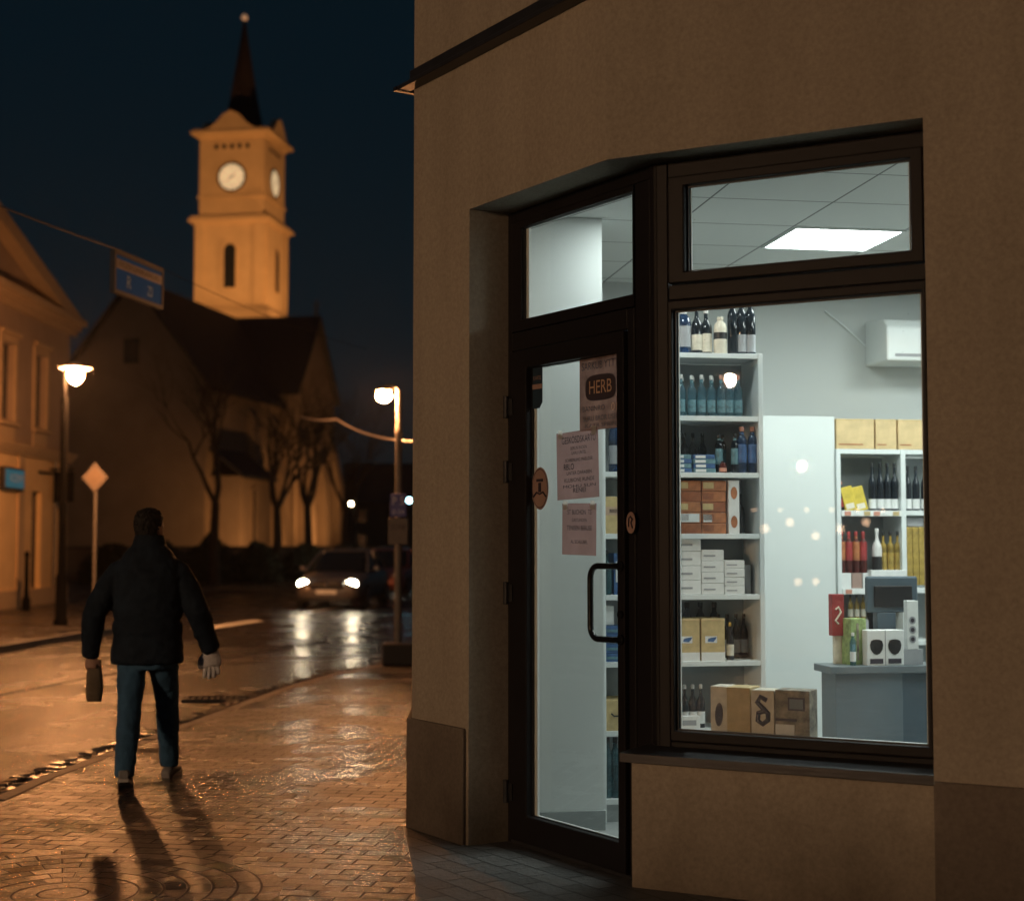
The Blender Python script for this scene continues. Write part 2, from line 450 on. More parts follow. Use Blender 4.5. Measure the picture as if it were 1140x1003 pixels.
M['b_teal'] = bottleglass('teal_glass', (0.5, 0.7, 0.75), (0.03, 0.09, 0.11), 0.65)
M['b_blue'] = bottleglass('blue_glass', (0.35, 0.5, 0.7), (0.012, 0.035, 0.09), 0.8)
M['b_gold'] = bottleglass('amber_glass', (0.8, 0.6, 0.25), (0.40, 0.27, 0.06), 0.75)
M['b_red'] = bottleglass('red_dark_glass', (0.5, 0.2, 0.15), (0.10, 0.018, 0.015), 0.85)
M['notice'] = papermat('rose_notice_paper', (0.33, 0.235, 0.235), 0.12, 7, 0.3)
M['poster'] = papermat('brown_poster_paper', (0.20, 0.125, 0.105), 0.4, 9, 0.3)
M['ink'] = pmat('notice_ink', (0.045, 0.035, 0.05), 0.8)
M['posterink'] = pmat('poster_ink_light', (0.52, 0.36, 0.25), 0.8)
M['bluelabel'] = pmat('navy_sticker', (0.018, 0.04, 0.065), 0.5)
M['salmon'] = pmat('salmon_sticker', (0.36, 0.24, 0.20), 0.6, var=0.1)

# ------------------------------------------------------------------ camera
cam = bpy.data.cameras.new('camera')
camo = bpy.data.objects.new('camera', cam)
COL.objects.link(camo)
F = 1680.0
PITCH = math.atan(102.5 / F)
camo.location = (0, 0, 1.6)
camo.rotation_euler = (R(90) + PITCH, 0, 0)
cam.sensor_width = 36.0
cam.lens = 36.0 * F / 1140.0
cam.clip_start = 0.1
cam.clip_end = 2000
cam.dof.use_dof = True
cam.dof.focus_distance = 7.9
cam.dof.aperture_fstop = 1.7
scn.camera = camo

# ------------------------------------------------------------------ shop building
def fr2(p, th):  # facade frame: x to the right along the wall, y into the building
    return frame((p[0], p[1], 0), -(math.pi / 2 - R(th)))
TW, TD = 61.5, 32.5
nW = Vector((math.cos(R(TW)), math.sin(R(TW))))
nD = Vector((math.cos(R(TD)), math.sin(R(TD))))
pW = Vector((0.554, 7.160)) + nW * 0.02
pD = Vector((-0.014, 8.200))
MW, MD = fr2(pW, TW), fr2(pD, TD)
def meet(a, na, b, nb):
    det = na.x * nb.y - na.y * nb.x
    ca, cb = na.dot(a), nb.dot(b)
    return Vector(((ca * nb.y - cb * na.y) / det, (na.x * cb - nb.x * ca) / det))
def corner(kw, kd):   # meeting line of the window facade shifted out by kw and the door facade by kd
    return meet(pW - nW * kw, nW, pD - nD * kd, nD)
def W2(x, y): return (MW @ Vector((x, y, 0))).to_2d()
def D2(x, y): return (MD @ Vector((x, y, 0))).to_2d()
KW, KD = 0.20, 0.25
XC = -0.636         # left end of the door facade
ZT = 3.40           # head of the opening
WR = 1.452          # right jamb of the window
shop = empty('shop_building', (0, 0, 0), 0, 'ochre rendered corner shop building with chamfered glazed corner and lit interior', 'building')
Jo = corner(KW, KD); Ji = corner(-0.13, -0.11)
mb = MB()
# left pier
mb.prism([D2(XC, -KD), D2(-0.01, -KD), D2(0.0, 0.11), D2(XC + 0.27, 0.11)], 0, ZT)
# lintel and upper wall, following the chamfer
poly = [D2(XC, -KD), Jo, W2(6.5, -KW), W2(6.5, 0.13), Ji, D2(XC + 0.27, 0.11)]
mb.prism(poly, ZT, 8.5)
# right wall
mb.prism([W2(WR, -KW), W2(6.5, -KW), W2(6.5, 0.13), W2(WR, 0.13)], 0, ZT)
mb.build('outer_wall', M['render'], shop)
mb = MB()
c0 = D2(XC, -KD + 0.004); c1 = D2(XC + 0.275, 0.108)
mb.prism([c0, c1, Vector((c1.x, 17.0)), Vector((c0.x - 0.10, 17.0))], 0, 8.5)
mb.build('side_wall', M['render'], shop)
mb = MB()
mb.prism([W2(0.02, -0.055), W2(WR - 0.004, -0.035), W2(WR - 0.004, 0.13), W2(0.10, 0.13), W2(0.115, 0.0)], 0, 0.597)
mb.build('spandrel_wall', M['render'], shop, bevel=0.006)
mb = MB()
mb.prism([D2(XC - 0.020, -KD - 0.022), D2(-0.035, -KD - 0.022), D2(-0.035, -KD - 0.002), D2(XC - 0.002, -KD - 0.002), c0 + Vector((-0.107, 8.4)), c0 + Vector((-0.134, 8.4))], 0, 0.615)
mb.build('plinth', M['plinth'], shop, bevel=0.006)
mb = MB()
mb.prism([W2(WR + 0.004, -KW - 0.03), W2(6.5, -KW - 0.03), W2(6.5, -KW - 0.002), W2(WR + 0.004, -KW - 0.002)], 0, 0.618)
mb.build('plinth', M['plinth'], shop, bevel=0.006)
# string-course flashing above
mb = MB()
Je = corner(KW + 0.085, KD + 0.085); Jm = corner(KW + 0.002, KD + 0.002)
mb.prism([D2(XC - 0.05, -KD - 0.085), Je, W2(6.5, -KW - 0.085), W2(6.5, -KW - 0.002), Jm, D2(XC - 0.05, -KD - 0.002)], 4.215, 4.24)
Jf = corner(KW + 0.03, KD + 0.03)
mb.prism([D2(XC - 0.002, -KD - 0.03), Jf, W2(6.5, -KW - 0.03), W2(6.5, -KW - 0.002), Jm, D2(XC - 0.002, -KD - 0.002)], 4.241, 4.325)
mb.build('ledge', M['darkmetal'], shop, bevel=0.004)
mb = MB()
mb.prism([D2(XC - 0.085, -KD - 0.092), D2(XC - 0.051, -KD - 0.092), D2(XC - 0.051, -KD + 0.05), D2(XC - 0.085, -KD + 0.05)], 4.213, 4.237)
mb.build('ledge_end_cap', M['darkmetal'], shop)
# outside sill
mb = MB(MW)
mb.slab([(-0.012, -0.115, 0.604), (WR - 0.006, -0.115, 0.604), (WR - 0.006, 0.02, 0.645), (0.10, 0.02, 0.645), (0.02, -0.06, 0.62)], (0, 0, 0.022))
mb.slab([(-0.012, -0.115, 0.585), (WR - 0.006, -0.115, 0.585), (WR - 0.006, -0.107, 0.585), (-0.004, -0.107, 0.585)], (0, 0, 0.021))
mb.build('window_sill', M['darkmetal'], shop, bevel=0.002)

# window (frame, sashes, panes) -- a part of the building with its own pieces
xI = 0.1270
XD = 1.2833
mb = MB(); mb.prism([D2(XD - 0.0155, -0.010), corner(0.012, 0.008), W2(xI + 0.0195, -0.010), W2(xI + 0.03, 0.06), D2(XD - 0.02, 0.06)], 0.0, ZT); mb.build('corner_post', M['alu'], shop)
win = MB(MW)
win.box(xI + 0.02, 0.203, -0.012, 0.07, 0.645, ZT)                 # post next to the door
win.box(0.205, WR, -0.010, 0.07, 3.325, ZT)
win.box(0.205, WR, -0.010, 0.07, 0.645, 0.680)
win.box(0.205, 1.410, -0.008, 0.07, 2.742, 2.812)
win.box(1.412, WR, -0.010, 0.07, 0.682, 3.323)
window = win.build('window', M['alu'], shop, bevel=0.004)
mb = MB(MW); mb.ringframe((0.210, 1.408, 2.816, 3.322), (0.296, 1.352, 2.868, 3.277), -0.032, 0.05)
mb.build('sash_frame', M['alu'], window, bevel=0.007)
mb = MB(MW); mb.ringframe((0.208, 1.409, 0.682, 2.738), (0.228, 1.394, 0.732, 2.690), -0.026, 0.05)
mb.build('sash_frame', M['alu'], window, bevel=0.007)
for (a, b, c, d) in ((0.294, 1.354, 2.866, 3.279), (0.226, 1.396, 0.730, 2.692)):
    mb = MB(MW); mb.ringframe((a, b, c, d), (a + 0.012, b - 0.012, c + 0.010, d - 0.010), 0.0, 0.012)
    mb.build('gasket', M['gasket'], window)
    mb = MB(MW); mb.ringframe((a + 0.003, b - 0.003, c + 0.003, d - 0.003), (a + 0.019, b - 0.019, c + 0.006, d - 0.006), 0.016, 0.028)
    mb.build('glazing_spacer', M['spacer_white'], window)
    mb = MB(MW)
    mb.f([mb.v((a, 0.014, c)), mb.v((b, 0.014, c)), mb.v((b, 0.014, d)), mb.v((a, 0.014, d))])
    mb.build('pane', M['glass'], window)
# inner window board
mb = MB(MW); mb.box(0.16, WR + 0.1, 0.135, 0.42, 0.655, 0.690)
mb.build('window_board', M['shelf'], shop, bevel=0.004)

# door
door = MB(MD)
door.box(0.0, 0.045, -0.01, 0.07, 0.0, ZT)             # jamb
door.box(0.047, XD, -0.008, 0.07, 3.335, ZT)           # head
door.box(0.047, 1.085, -0.012, 0.07, 2.635, 2.735)     # transom bar
door.box(1.150, XD - 0.016, -0.012, 0.07, 0.0, 3.333)  # post
door_o = door.build('shop_door', M['alu'], shop, bevel=0.005)
mb = MB(MD); mb.ringframe((0.049, 1.148, 2.738, 3.331), (0.144, 1.138, 2.798, 3.298), -0.018, 0.05)
mb.build('transom_frame', M['alu'], door_o, bevel=0.006)
mb = MB(MD); mb.ringframe((0.05, 1.088, 0.03, 2.628), (0.221, 1.030, 0.172, 2.530), -0.038, 0.035)
mb.build('door_leaf', M['alu'], door_o, bevel=0.008)
mb = MB(MD); mb.box(1.092, 1.148, -0.016, 0.07, 0.0, 2.733)
mb.build('strike_post', M['alu'], door_o, bevel=0.006)
mb = MB(MD); mb.box(0.047, 1.148, -0.02, 0.07, 0.0, 0.026)
mb.build('threshold', M['darkmetal'], door_o, bevel=0.003)
for (a, b, c, d) in ((0.142, 1.140, 2.796, 3.300), (0.219, 1.032, 0.170, 2.532)):
    mb = MB(MD); mb.ringframe((a, b, c, d), (a + 0.006, b - 0.002, c + 0.006, d - 0.006), 0.0, 0.012)
    mb.build('gasket', M['gasket'], door_o)
    mb = MB(MD); mb.ringframe((a + 0.002, b - 0.002, c + 0.002, d - 0.002), (a + 0.030, b - 0.003, c + 0.006, d - 0.006), 0.016, 0.03)
    mb.build('glazing_spacer', M['spacer_white'], door_o)
    mb = MB(MD)
    mb.f([mb.v((a, 0.014, c)), mb.v((b, 0.014, c)), mb.v((b, 0.014, d)), mb.v((a, 0.014, d))])
    mb.build('pane', M['glass'], door_o)
mb = MB(MD)
hp = [(1.062, -0.036, 1.487), (1.05, -0.075, 1.487)]
for k in range(7):
    a = math.pi / 2 * k / 6
    hp.append((0.955 - 0.06 * math.sin(a), -0.10, 1.487 - 0.06 * (1 - math.cos(a))))
for k in range(7):
    a = math.pi / 2 * k / 6
    hp.append((0.895 + 0.06 * (1 - math.cos(a)), -0.10, 1.195 - 0.06 * math.sin(a)))
hp += [(1.05, -0.075, 1.135), (1.062, -0.036, 1.135)]
mb.tube(hp, 0.0155, 12)
mb.build('handle', M['handle'], door_o, smooth=True)
mb = MB(MD)
for z in (1.135, 1.487):
    m_ = MB(MD); m_.tube([(1.062, -0.0385, z), (1.062, -0.048, z)], 0.026, 16); m_.build('handle_rose', M['handle'], door_o)
mb.tube([(1.065, -0.0385, 1.255), (1.065, -0.052, 1.255)], 0.019, 16)
mb.build('lock_cylinder', M['handle'], door_o)
for z in (2.33, 1.98, 1.33, 0.28):
    mb = MB(MD)
    mb.tube([(0.047, -0.052, z - 0.06), (0.047, -0.052, z + 0.06)], 0.016, 12)
    mb.box(0.012, 0.095, -0.046, -0.039, z - 0.045, z + 0.045)
    mb.build('hinge', M['darkmetal'], door_o, bevel=0.002)

# interior: frame turned nine degrees
MI = frame((0, 0, 0), R(9))
ZC = 3.45
VB = 10.42
inner = MB(MI)
inner.box(1.33, 6.6, VB, VB + 0.12, 0, ZC + 0.25)
inner.build('back_wall', M['grey_wall'], shop)
mb = MB(MI); mb.box(6.3, 6.42, 4.9, VB - 0.002, 0, ZC + 0.2); mb.build('side_partition', M['grey_wall'], shop)
mb = MB(MI); mb.box(1.06, 1.841, 8.345, 8.50, 0, ZC - 0.004); mb.build('pier_wall', M['white_wall'], shop)
mb = MB(MI); mb.box(1.062, 1.849, 8.330, 8.5, 0.001, 0.112); mb.build('skirting', M['skirt'], shop, bevel=0.003)
mb = MB()
flo = [D2(0.0, 0.0), meet(pW - nW * -0.0, nW, pD, nD), W2(6.3, 0.05)]
far = [(MI @ Vector((6.4, VB, 0))).to_2d(), (MI @ Vector((1.35, VB, 0))).to_2d(), Vector((-0.33, 8.72))]
mb.prism(flo + far, -0.05, 0.004)
mb.build('shop_floor', M['tilefloor'], shop)
# ceiling of square panels
m, nt, out = newmat('ceiling_tiles')
b = N(nt, 'ShaderNodeBsdfPrincipled', Roughness=0.85)
tc = N(nt, 'ShaderNodeNewGeometry')
mp = N(nt, 'ShaderNodeMapping', vector_type='TEXTURE')
mp.inputs['Rotation'].default_value = (0, 0, R(9))
nt.links.new(tc.outputs['Position'], mp.inputs['Vector'])
br = N(nt, 'ShaderNodeTexBrick', Scale=1.0, offset=0.0, squash=1.0)
br.inputs['Brick Width'].default_value = 0.69
br.inputs['Row Height'].default_value = 0.627
br.inputs['Mortar Size'].default_value = 0.006
br.inputs['Mortar Smooth'].default_value = 0.1
br.inputs['Color1'].default_value = (0.76, 0.79, 0.78, 1)
br.inputs['Color2'].default_value = (0.72, 0.75, 0.74, 1)
br.inputs['Mortar'].default_value = (0.17, 0.18, 0.19, 1)
mp2 = N(nt, 'ShaderNodeMapping')
mp2.inputs['Location'].default_value = (-3.0 + 0.69 * 10, -8.38 + 0.627 * 20, 0)
nt.links.new(mp.outputs['Vector'], mp2.inputs['Vector'])
nt.links.new(mp2.outputs['Vector'], br.inputs['Vector'])
nt.links.new(br.outputs['Color'], b.inputs['Base Color'])
nz = N(nt, 'ShaderNodeTexNoise', Scale=120.0)
nt.links.new(tc.outputs['Position'], nz.inputs['Vector'])
bp = N(nt, 'ShaderNodeBump', Strength=0.15, Distance=0.004)
nt.links.new(nz.outputs['Fac'], bp.inputs['Height'])
nt.links.new(bp.outputs['Normal'], b.inputs['Normal'])
nt.links.new(b.outputs['BSDF'], out.inputs['Surface'])
M['ceiling'] = m
mb = MB()
cl = [D2(-0.25, 0.112), Ji, W2(6.3, 0.132)]
mb.prism(cl + far, ZC, ZC + 0.05)
mb.build('ceiling', M['ceiling'], shop)

# ceiling lights
def ceiling_light(u, v, label, first=[None]):
    t = empty('ceiling_light', MI @ Vector((u, v, ZC)), R(9), label, 'ceiling light', 'square ceiling lights of the shop')
    m1 = MB(Matrix.Rotation(R(90), 4, 'X')); m1.ringframe((-0.345, 0.345, -0.313, 0.313), (-0.325, 0.325, -0.293, 0.293), -0.012, -0.002)
    m1.build('light_frame', M['shelf'], t)
    m2 = MB(); m2.box(-0.323, 0.323, -0.291, 0.291, -0.009, -0.003)
    m2.build('diffuser', M['panel_light'], t)
ceiling_light(3.35, 8.69, 'bright square light panel in the shop ceiling, seen through the upper window pane')
for u, v, l in ((4.73, 8.69, 'square light panel deep in the shop, over the counter'), (4.04, 6.81, 'square light panel just inside the shop front, right of the window'), (5.42, 7.44, 'square light panel near the side partition of the shop')):
    ceiling_light(u, v, l)

t = empty('ceiling_light', MI @ Vector((2.12, 7.98, ZC)), R(9), 'small round light added unseen behind the corner post to spill onto the pavement', 'ceiling light')  # added lamp, out of view, throws door spill onto the pavement
mb = MB(); mb.lathe([(0.125, -0.012), (0.135, -0.002), (0.11, -0.001)], seg=24); mb.build('light_frame', M['shelf'], t)
mb = MB(); mb.lathe([(0.02, -0.014), (0.108, -0.0135), (0.108, -0.0125), (0.02, -0.0125)], seg=24); mb.build('diffuser', M['spill_light'], t)

# ------------------------------------------------------------------ text
def lettering(txt, size, parent, loc, mat, rot=None, width=None, name='lettering', align='CENTER', depth=0.0):
    """flat letters in the parent's xz plane, facing -y"""
    cu = bpy.data.curves.new(name, 'FONT')
    cu.body = txt; cu.size = size; cu.align_x = align; cu.align_y = 'CENTER'; cu.extrude = depth
    o = bpy.data.objects.new(name, cu)
    COL.objects.link(o)
    dg = bpy.context.evaluated_depsgraph_get(); dg.update()
    me = bpy.data.meshes.new_from_object(o.evaluated_get(dg))
    bpy.data.objects.remove(o); bpy.data.curves.remove(cu)
    me.name = name
    xs = [v.co.x for v in me.vertices] or [0, 1]
    w = max(xs) - min(xs)
    k = width / w if width else 1.0
    for v in me.vertices:
        v.co = Vector((v.co.x * k, 0.0, v.co.y))
    me.materials.clear(); me.materials.append(mat)
    n = bpy.data.objects.new(name, me); COL.objects.link(n)
    n.parent = parent; n.location = loc
    if rot: n.rotation_euler = rot
    return n

# ------------------------------------------------------------------ stickers and notices on the door
def on(Mx, x, y, z, label, name, cat, group=None, tilt=0.0):
    t = empty(name, (0, 0, 0), 0, label, cat, group)
    t.matrix_world = Mx @ Matrix.Translation(Vector((x, y, z))) @ Matrix.Rotation(tilt, 4, 'Y')
    return t
def sheet(t, name, w, h, mat, curl=0.0, y=0.0):
    mb = MB()
    nx = 8
    rr = []
    for i in range(nx + 1):
        x = -w / 2 + w * i / nx
        yy = y - curl * (abs(x) / (w / 2)) ** 3
        rr.append((x, yy))
    for (x0, y0), (x1, y1) in zip(rr, rr[1:]):
        mb.f([mb.v((x0, y0, -h / 2)), mb.v((x1, y1, -h / 2)), mb.v((x1, y1, h / 2)), mb.v((x0, y0, h / 2))])
    bmesh.ops.remove_doubles(mb.bm, verts=mb.bm.verts[:], dist=1e-5)
    return mb.build(name, mat, t)
YG = 0.004
# poster at the top right of the door glass
t = on(MD, 0.845, YG, 2.345, 'brown poster with HERB in a dark badge, at the top of the glass door', 'poster', 'poster')
sheet(t, 'paper', 0.37, 0.365, M['poster'])
lettering('SARKUB YTTTI', 0.055, t, (0, -0.003, 0.140), M['ink'], width=0.32)
mb = MB()
pr = []
for k in range(24):
    a = 2 * math.pi * k / 24
    ca, sa = math.cos(a), math.sin(a)
    pr.append((0.13 * math.copysign(abs(ca) ** 0.55, ca), -0.003, 0.028 + 0.066 * math.copysign(abs(sa) ** 0.6, sa)))
mb.f([mb.v(p) for p in pr]); mb.build('badge', M['ink'], t)
lettering('HERB', 0.095, t, (0, -0.006, 0.028), M['posterink'], width=0.19)
lettering('BANINRO', 0.038, t, (-0.06, -0.003, -0.075), M['ink'], width=0.19)
lettering('01', 0.055, t, (0.12, -0.003, -0.078), M['posterink'], width=0.05)
lettering('SURU BROR USER', 0.036, t, (0, -0.003, -0.125), M['ink'], width=0.30)
lettering('KATR SPRIN', 0.028, t, (0, -0.003, -0.160), M['ink'], width=0.26)
# notice in the middle
t = on(MD, 0.650, YG, 1.995, 'larger rose paper notice with many lines of print, middle of the glass door', 'notice', 'notice', None, R(-1.5))
sheet(t, 'paper', 0.37, 0.345, M['notice'], 0.008)
for tx, z, w, sz in (('GESKÖSDSKARTU', 0.142, 0.27, 0.05), ('BERLN INOEN', 0.095, 0.13, 0.024), ('GARU UNTEL', 0.068, 0.12, 0.024), ('SCHREINUNG MABLIDER', 0.028, 0.22, 0.024),
                     ('UNTER DARABEN', -0.045, 0.2, 0.026), ('KLUBIONE RUNDE', -0.085, 0.24, 0.028), ('MOHU SUN', -0.12, 0.26, 0.022), ('RENEI', -0.145, 0.10, 0.034)):
    lettering(tx, sz, t, (0.01, -0.006, z * 0.9), M['ink'], width=w * 1.1)
lettering('RBLO', 0.045, t, (-0.08, -0.006, -0.008), M['ink'], width=0.09)
# notice below
t = on(MD, 0.660, YG, 1.668, 'smaller rose paper notice with five short lines, lower of the two on the glass door', 'notice', 'notice', None, R(1.0))
sheet(t, 'paper', 0.30, 0.262, M['notice'], 0.006)
for tx, z, w, sz in (('ST BUCHON  TS', 0.085, 0.21, 0.034), ('GASTLINDEN', 0.045, 0.13, 0.024), ('TENISEN BERUSE', 0.005, 0.22, 0.034), ('AL SCHLUBEL', -0.065, 0.15, 0.026)):
    lettering(tx, sz, t, (0, -0.005, z), M['ink'], width=w)
# oval sticker
M['tape'] = papermat('clear_tape', (0.55, 0.55, 0.52), 0.1, 9, 0.5)
for nt_ in [o for o in list(scn.objects) if o.name.startswith('notice')]:
    w_, h_ = (0.37, 0.345) if nt_.name == 'notice' else (0.30, 0.262)
    for sx in (-1, 1):
        mb = MB(); mb.f([mb.v((sx * w_ * 0.40 + dx, -0.009, h_ / 2 - 0.012 + dz)) for dx, dz in ((-0.022, -0.018), (0.018, -0.022), (0.022, 0.022), (-0.018, 0.026))]); mb.build('tape_strip', M['tape'], nt_)
t = on(MD, 0.298, YG - 0.002, 1.885, 'oval brown sticker with a small line emblem, left edge of the glass door', 'sticker', 'sticker')
mb = MB(); mb.f([mb.v((0.080 * math.cos(2 * math.pi * k / 32), 0, 0.112 * math.sin(2 * math.pi * k / 32))) for k in range(32)]); mb.build('disc', M['salmon'], t)
mb = MB()
for r0, r1 in ((0.073, 0.070),):
    a = [mb.v((r0 * math.cos(2 * math.pi * k / 32), -0.002, r0 * 1.42 * math.sin(2 * math.pi * k / 32))) for k in range(32)]
    b = [mb.v((r1 * math.cos(2 * math.pi * k / 32), -0.002, r1 * 1.42 * math.sin(2 * math.pi * k / 32))) for k in range(32)]
    for k in range(32): mb.f([a[k], a[(k + 1) % 32], b[(k + 1) % 32], b[k]])
mb.box(-0.03, 0.03, -0.004, -0.002, 0.035, 0.05)
mb.box(-0.012, 0.012, -0.004, -0.002, -0.02, 0.03)
mb.tube([(-0.06, -0.003, -0.045), (-0.03, -0.003, -0.02), (0.0, -0.003, -0.03), (0.03, -0.003, -0.02), (0.06, -0.003, -0.045)], 0.0045, 6)
mb.build('emblem', M['ink'], t)
# dark blue label in the corner
t = on(MD, 0.272, YG, 2.425, 'dark blue sticker with a pale stripe, top left corner of the glass door', 'sticker', 'sticker')
mb = MB()
mb.f([mb.v(p) for p in ((-0.048, 0, 0.115), (-0.048, 0, -0.115), (0.02, 0, -0.115), (0.048, 0, -0.085), (0.048, 0, 0.115))][::1])
mb.build('label_sheet', M['bluelabel'], t)
mb = MB(); mb.f([mb.v((-0.046, -0.002, -0.012)), mb.v((0.046, -0.002, -0.012)), mb.v((0.046, -0.002, 0.014)), mb.v((-0.046, -0.002, 0.014))]); mb.build('stripe', M['salmon'], t)
lettering('KARTE', 0.03, t, (0, -0.003, 0.045), M['salmon'], width=0.07)
# round sticker on the post
t = on(MD, 1.145, -0.0405, 1.695, 'small oval salmon sticker with a dark emblem, on the dark post right of the door', 'sticker', 'sticker')
mb = MB(); mb.f([mb.v((0.036 * math.cos(2 * math.pi * k / 24), 0.0, 0.052 * math.sin(2 * math.pi * k / 24))) for k in range(24)]); mb.build('disc', M['salmon'], t)
mb = MB(); mb.tube([(-0.016, -0.002, -0.02), (-0.012, -0.002, 0.02), (0.0, -0.002, 0.03), (0.014, -0.002, 0.015), (0.004, -0.002, 0.0), (0.016, -0.002, -0.026)], 0.004, 6); mb.build('emblem', M['ink'], t)

# ------------------------------------------------------------------ shelving
def place(u, v, z, name, label, cat, group=None, rz=0.0):
    t = empty(name, MI @ Vector((u, v, z)), R(9) + rz, label, cat, group)
    return t
UA0, UA1, VA = 1.874, 2.856, 8.545
BOARDS = [2.715, 2.343, 2.010, 1.652, 1.298, 0.913, 0.52, 0.134]   # top faces
shelf_a = place((UA0 + UA1) / 2, VA, 0, 'shelf_unit', 'tall white shelf unit full of bottles and boxes, behind the door and window', 'shelf unit')
hw = (UA1 - UA0) / 2
for sgn in (-1, 1):
    mb = MB(); mb.box(min(sgn * hw, sgn * (hw - 0.028)), max(sgn * hw, sgn * (hw - 0.028)), 0, 0.34, 0, 2.715)
    mb.build('side_panel', M['shelf'], shelf_a, bevel=0.002)
for z in BOARDS:
    mb = MB(); mb.box(-hw + 0.0285, hw - 0.0285, 0.003, 0.325, z - 0.030, z - (0.0 if z < 2.7 else 0.001))
    mb.build('shelf_board', M['shelf'], shelf_a, bevel=0.002)
mb = MB(); mb.box(-hw + 0.0285, hw - 0.0285, 0.326, 0.338, 0.10, 2.684); mb.build('back_panel', M['shelfback'], shelf_a)
mb = MB(); mb.box(-hw + 0.0285, hw - 0.0285, 0.02, 0.04, 0.001, 0.103); mb.build('kick_plate', M['skirt'], shelf_a)

_mesh_cache = {}
def bottle(u, v, z, h, r, glassk, labelk, capk, label, group=None, shape='wine', label_z=(0.12, 0.42), neck=False):
    key = (round(h, 3), round(r, 3), glassk, labelk, capk, shape, label_z, neck)
    if key in _mesh_cache:
        t = copy_tree(_mesh_cache[key])
    else:
        t = empty('bottle')
        if shape == 'wine':
            prof = [(r * 0.85, 0), (r, 0.02 * h), (r, 0.56 * h), (r * 0.86, 0.64 * h), (r * 0.42, 0.74 * h), (r * 0.34, 0.80 * h), (r * 0.34, 0.955 * h)]
        elif shape == 'spirit':
            prof = [(r * 0.9, 0), (r, 0.03 * h), (r, 0.62 * h), (r * 0.9, 0.69 * h), (r * 0.40, 0.745 * h), (r * 0.36, 0.80 * h), (r * 0.36, 0.93 * h)]
        elif shape == 'slim':
            prof = [(r * 0.9, 0), (r, 0.02 * h), (r, 0.70 * h), (r * 0.75, 0.78 * h), (r * 0.45, 0.83 * h), (r * 0.42, 0.96 * h)]
        else:                       # round-shouldered squat
            prof = [(r * 0.95, 0), (r, 0.03 * h), (r, 0.66 * h), (r * 0.88, 0.80 * h), (r * 0.5, 0.88 * h), (r * 0.40, 0.90 * h), (r * 0.40, 0.95 * h)]
        mb = MB(); mb.lathe(prof, seg=14); mb.build('glass_body', M[glassk], t, smooth=True)
        mb = MB(); mb.lathe([(prof[-1][0] * 1.2, h * 0.90), (prof[-1][0] * 1.25, h * 0.985), (prof[-1][0] * 1.1, h)], seg=12)
        mb.build('cap', M[capk], t, smooth=True)
        if labelk:
            mb = MB(); mb.lathe([(r * 1.015, h * label_z[0]), (r * 1.015, h * label_z[1])], seg=14)
            mb.build('paper_label', M[labelk], t, smooth=True)
        if neck:
            mb = MB(); mb.lathe([(prof[-1][0] * 1.12, h * 0.82), (prof[-1][0] * 1.12, h * 0.88)], seg=12)
            mb.build('neck_band', M[labelk or 'cream'], t, smooth=True)
        _mesh_cache[key] = t
    t.location = MI @ Vector((u, v, z))
    t.rotation_euler = (0, 0, random.uniform(-0.6, 0.6) + R(9))
    t['label'] = label; t['category'] = 'bottle'
    if group: t['group'] = group
    elif 'group' in t: del t['group']
    return t

def carton(u, v, z, w, d, h, mat, label, group=None, name='carton', cat='box', rz=0.0, art=None):
    """box with lid line and printed front panel(s): art = list of (x0, x1, z0, z1, mat) in fractions of the front"""
    t = place(u, v, z, name, label, cat, group, rz)
    mb = MB(); mb.box(-w / 2, w / 2, 0, d, 0, h); mb.build('carton_body', M[mat], t, bevel=0.003)
    for (a, b, c, e, mk, nm) in art or ():
        mb = MB(); mb.box(-w / 2 + w * a, -w / 2 + w * b, -0.0022, -0.0004, h * c, h * e); mb.build(nm, M[mk], t)
    return t
def UA(px): return 2.333 + (px - 755) * 0.00545
def UL(px): return 1.874 + (px - 669) * 0.00528
PXM = 0.00535
ORD = ['leftmost', 'second from left', 'third from left', 'fourth from left', 'fifth from left', 'sixth from left', 'seventh from left', 'eighth from left', 'ninth from left', 'tenth from left']
# row 1, on top of the unit
zt = BOARDS[0]
bottle(UA(748), VA + 0.10, zt, 0.29, 0.042, 'b_dark', 'cream', 'black', 'dark bottle with cream label on top of the shelf unit, at the window edge')
bottle(UA(767), VA + 0.09, zt, 0.265, 0.046, 'b_blue', 'grey_card', 'whitecap', 'stout blue bottle with grey label on top of the shelf unit', None, 'squat', (0.15, 0.62))
bottle(UA(782), VA + 0.09, zt, 0.29, 0.034, 'b_dark', 'cream', 'whitecap', 'white-capped bottle with short cream label on top of the shelf unit, left of its twin', None, 'wine', (0.08, 0.40))
bottle(UA(793), VA + 0.10, zt, 0.275, 0.036, 'b_dark', 'cream', 'whitecap', 'white-capped bottle with tall cream label on top of the shelf unit, right of its twin', None, 'wine', (0.05, 0.45))
bottle(UA(808), VA + 0.08, zt, 0.225, 0.040, 'cream', 'black', 'cream', 'cream rounded ceramic bottle with a small dark label on top of the shelf unit', None, 'squat', (0.40, 0.58))
for i, px in enumerate((822, 832, 842)):
    bottle(UA(px), VA + 0.08, zt, 0.335, 0.031, 'b_dark', 'grey_card' if i else None, 'black', 'tall black bottle on top of the shelf unit, %s of three at its right end' % ('left', 'middle', 'right')[i], 'tall black bottles on top of the shelf unit', 'slim', (0.05, 0.36))
bottle(UA(848), VA + 0.17, zt, 0.325, 0.030, 'b_dark', None, 'black', 'unlabelled black bottle in the back row on top of the shelf unit', None, 'slim')
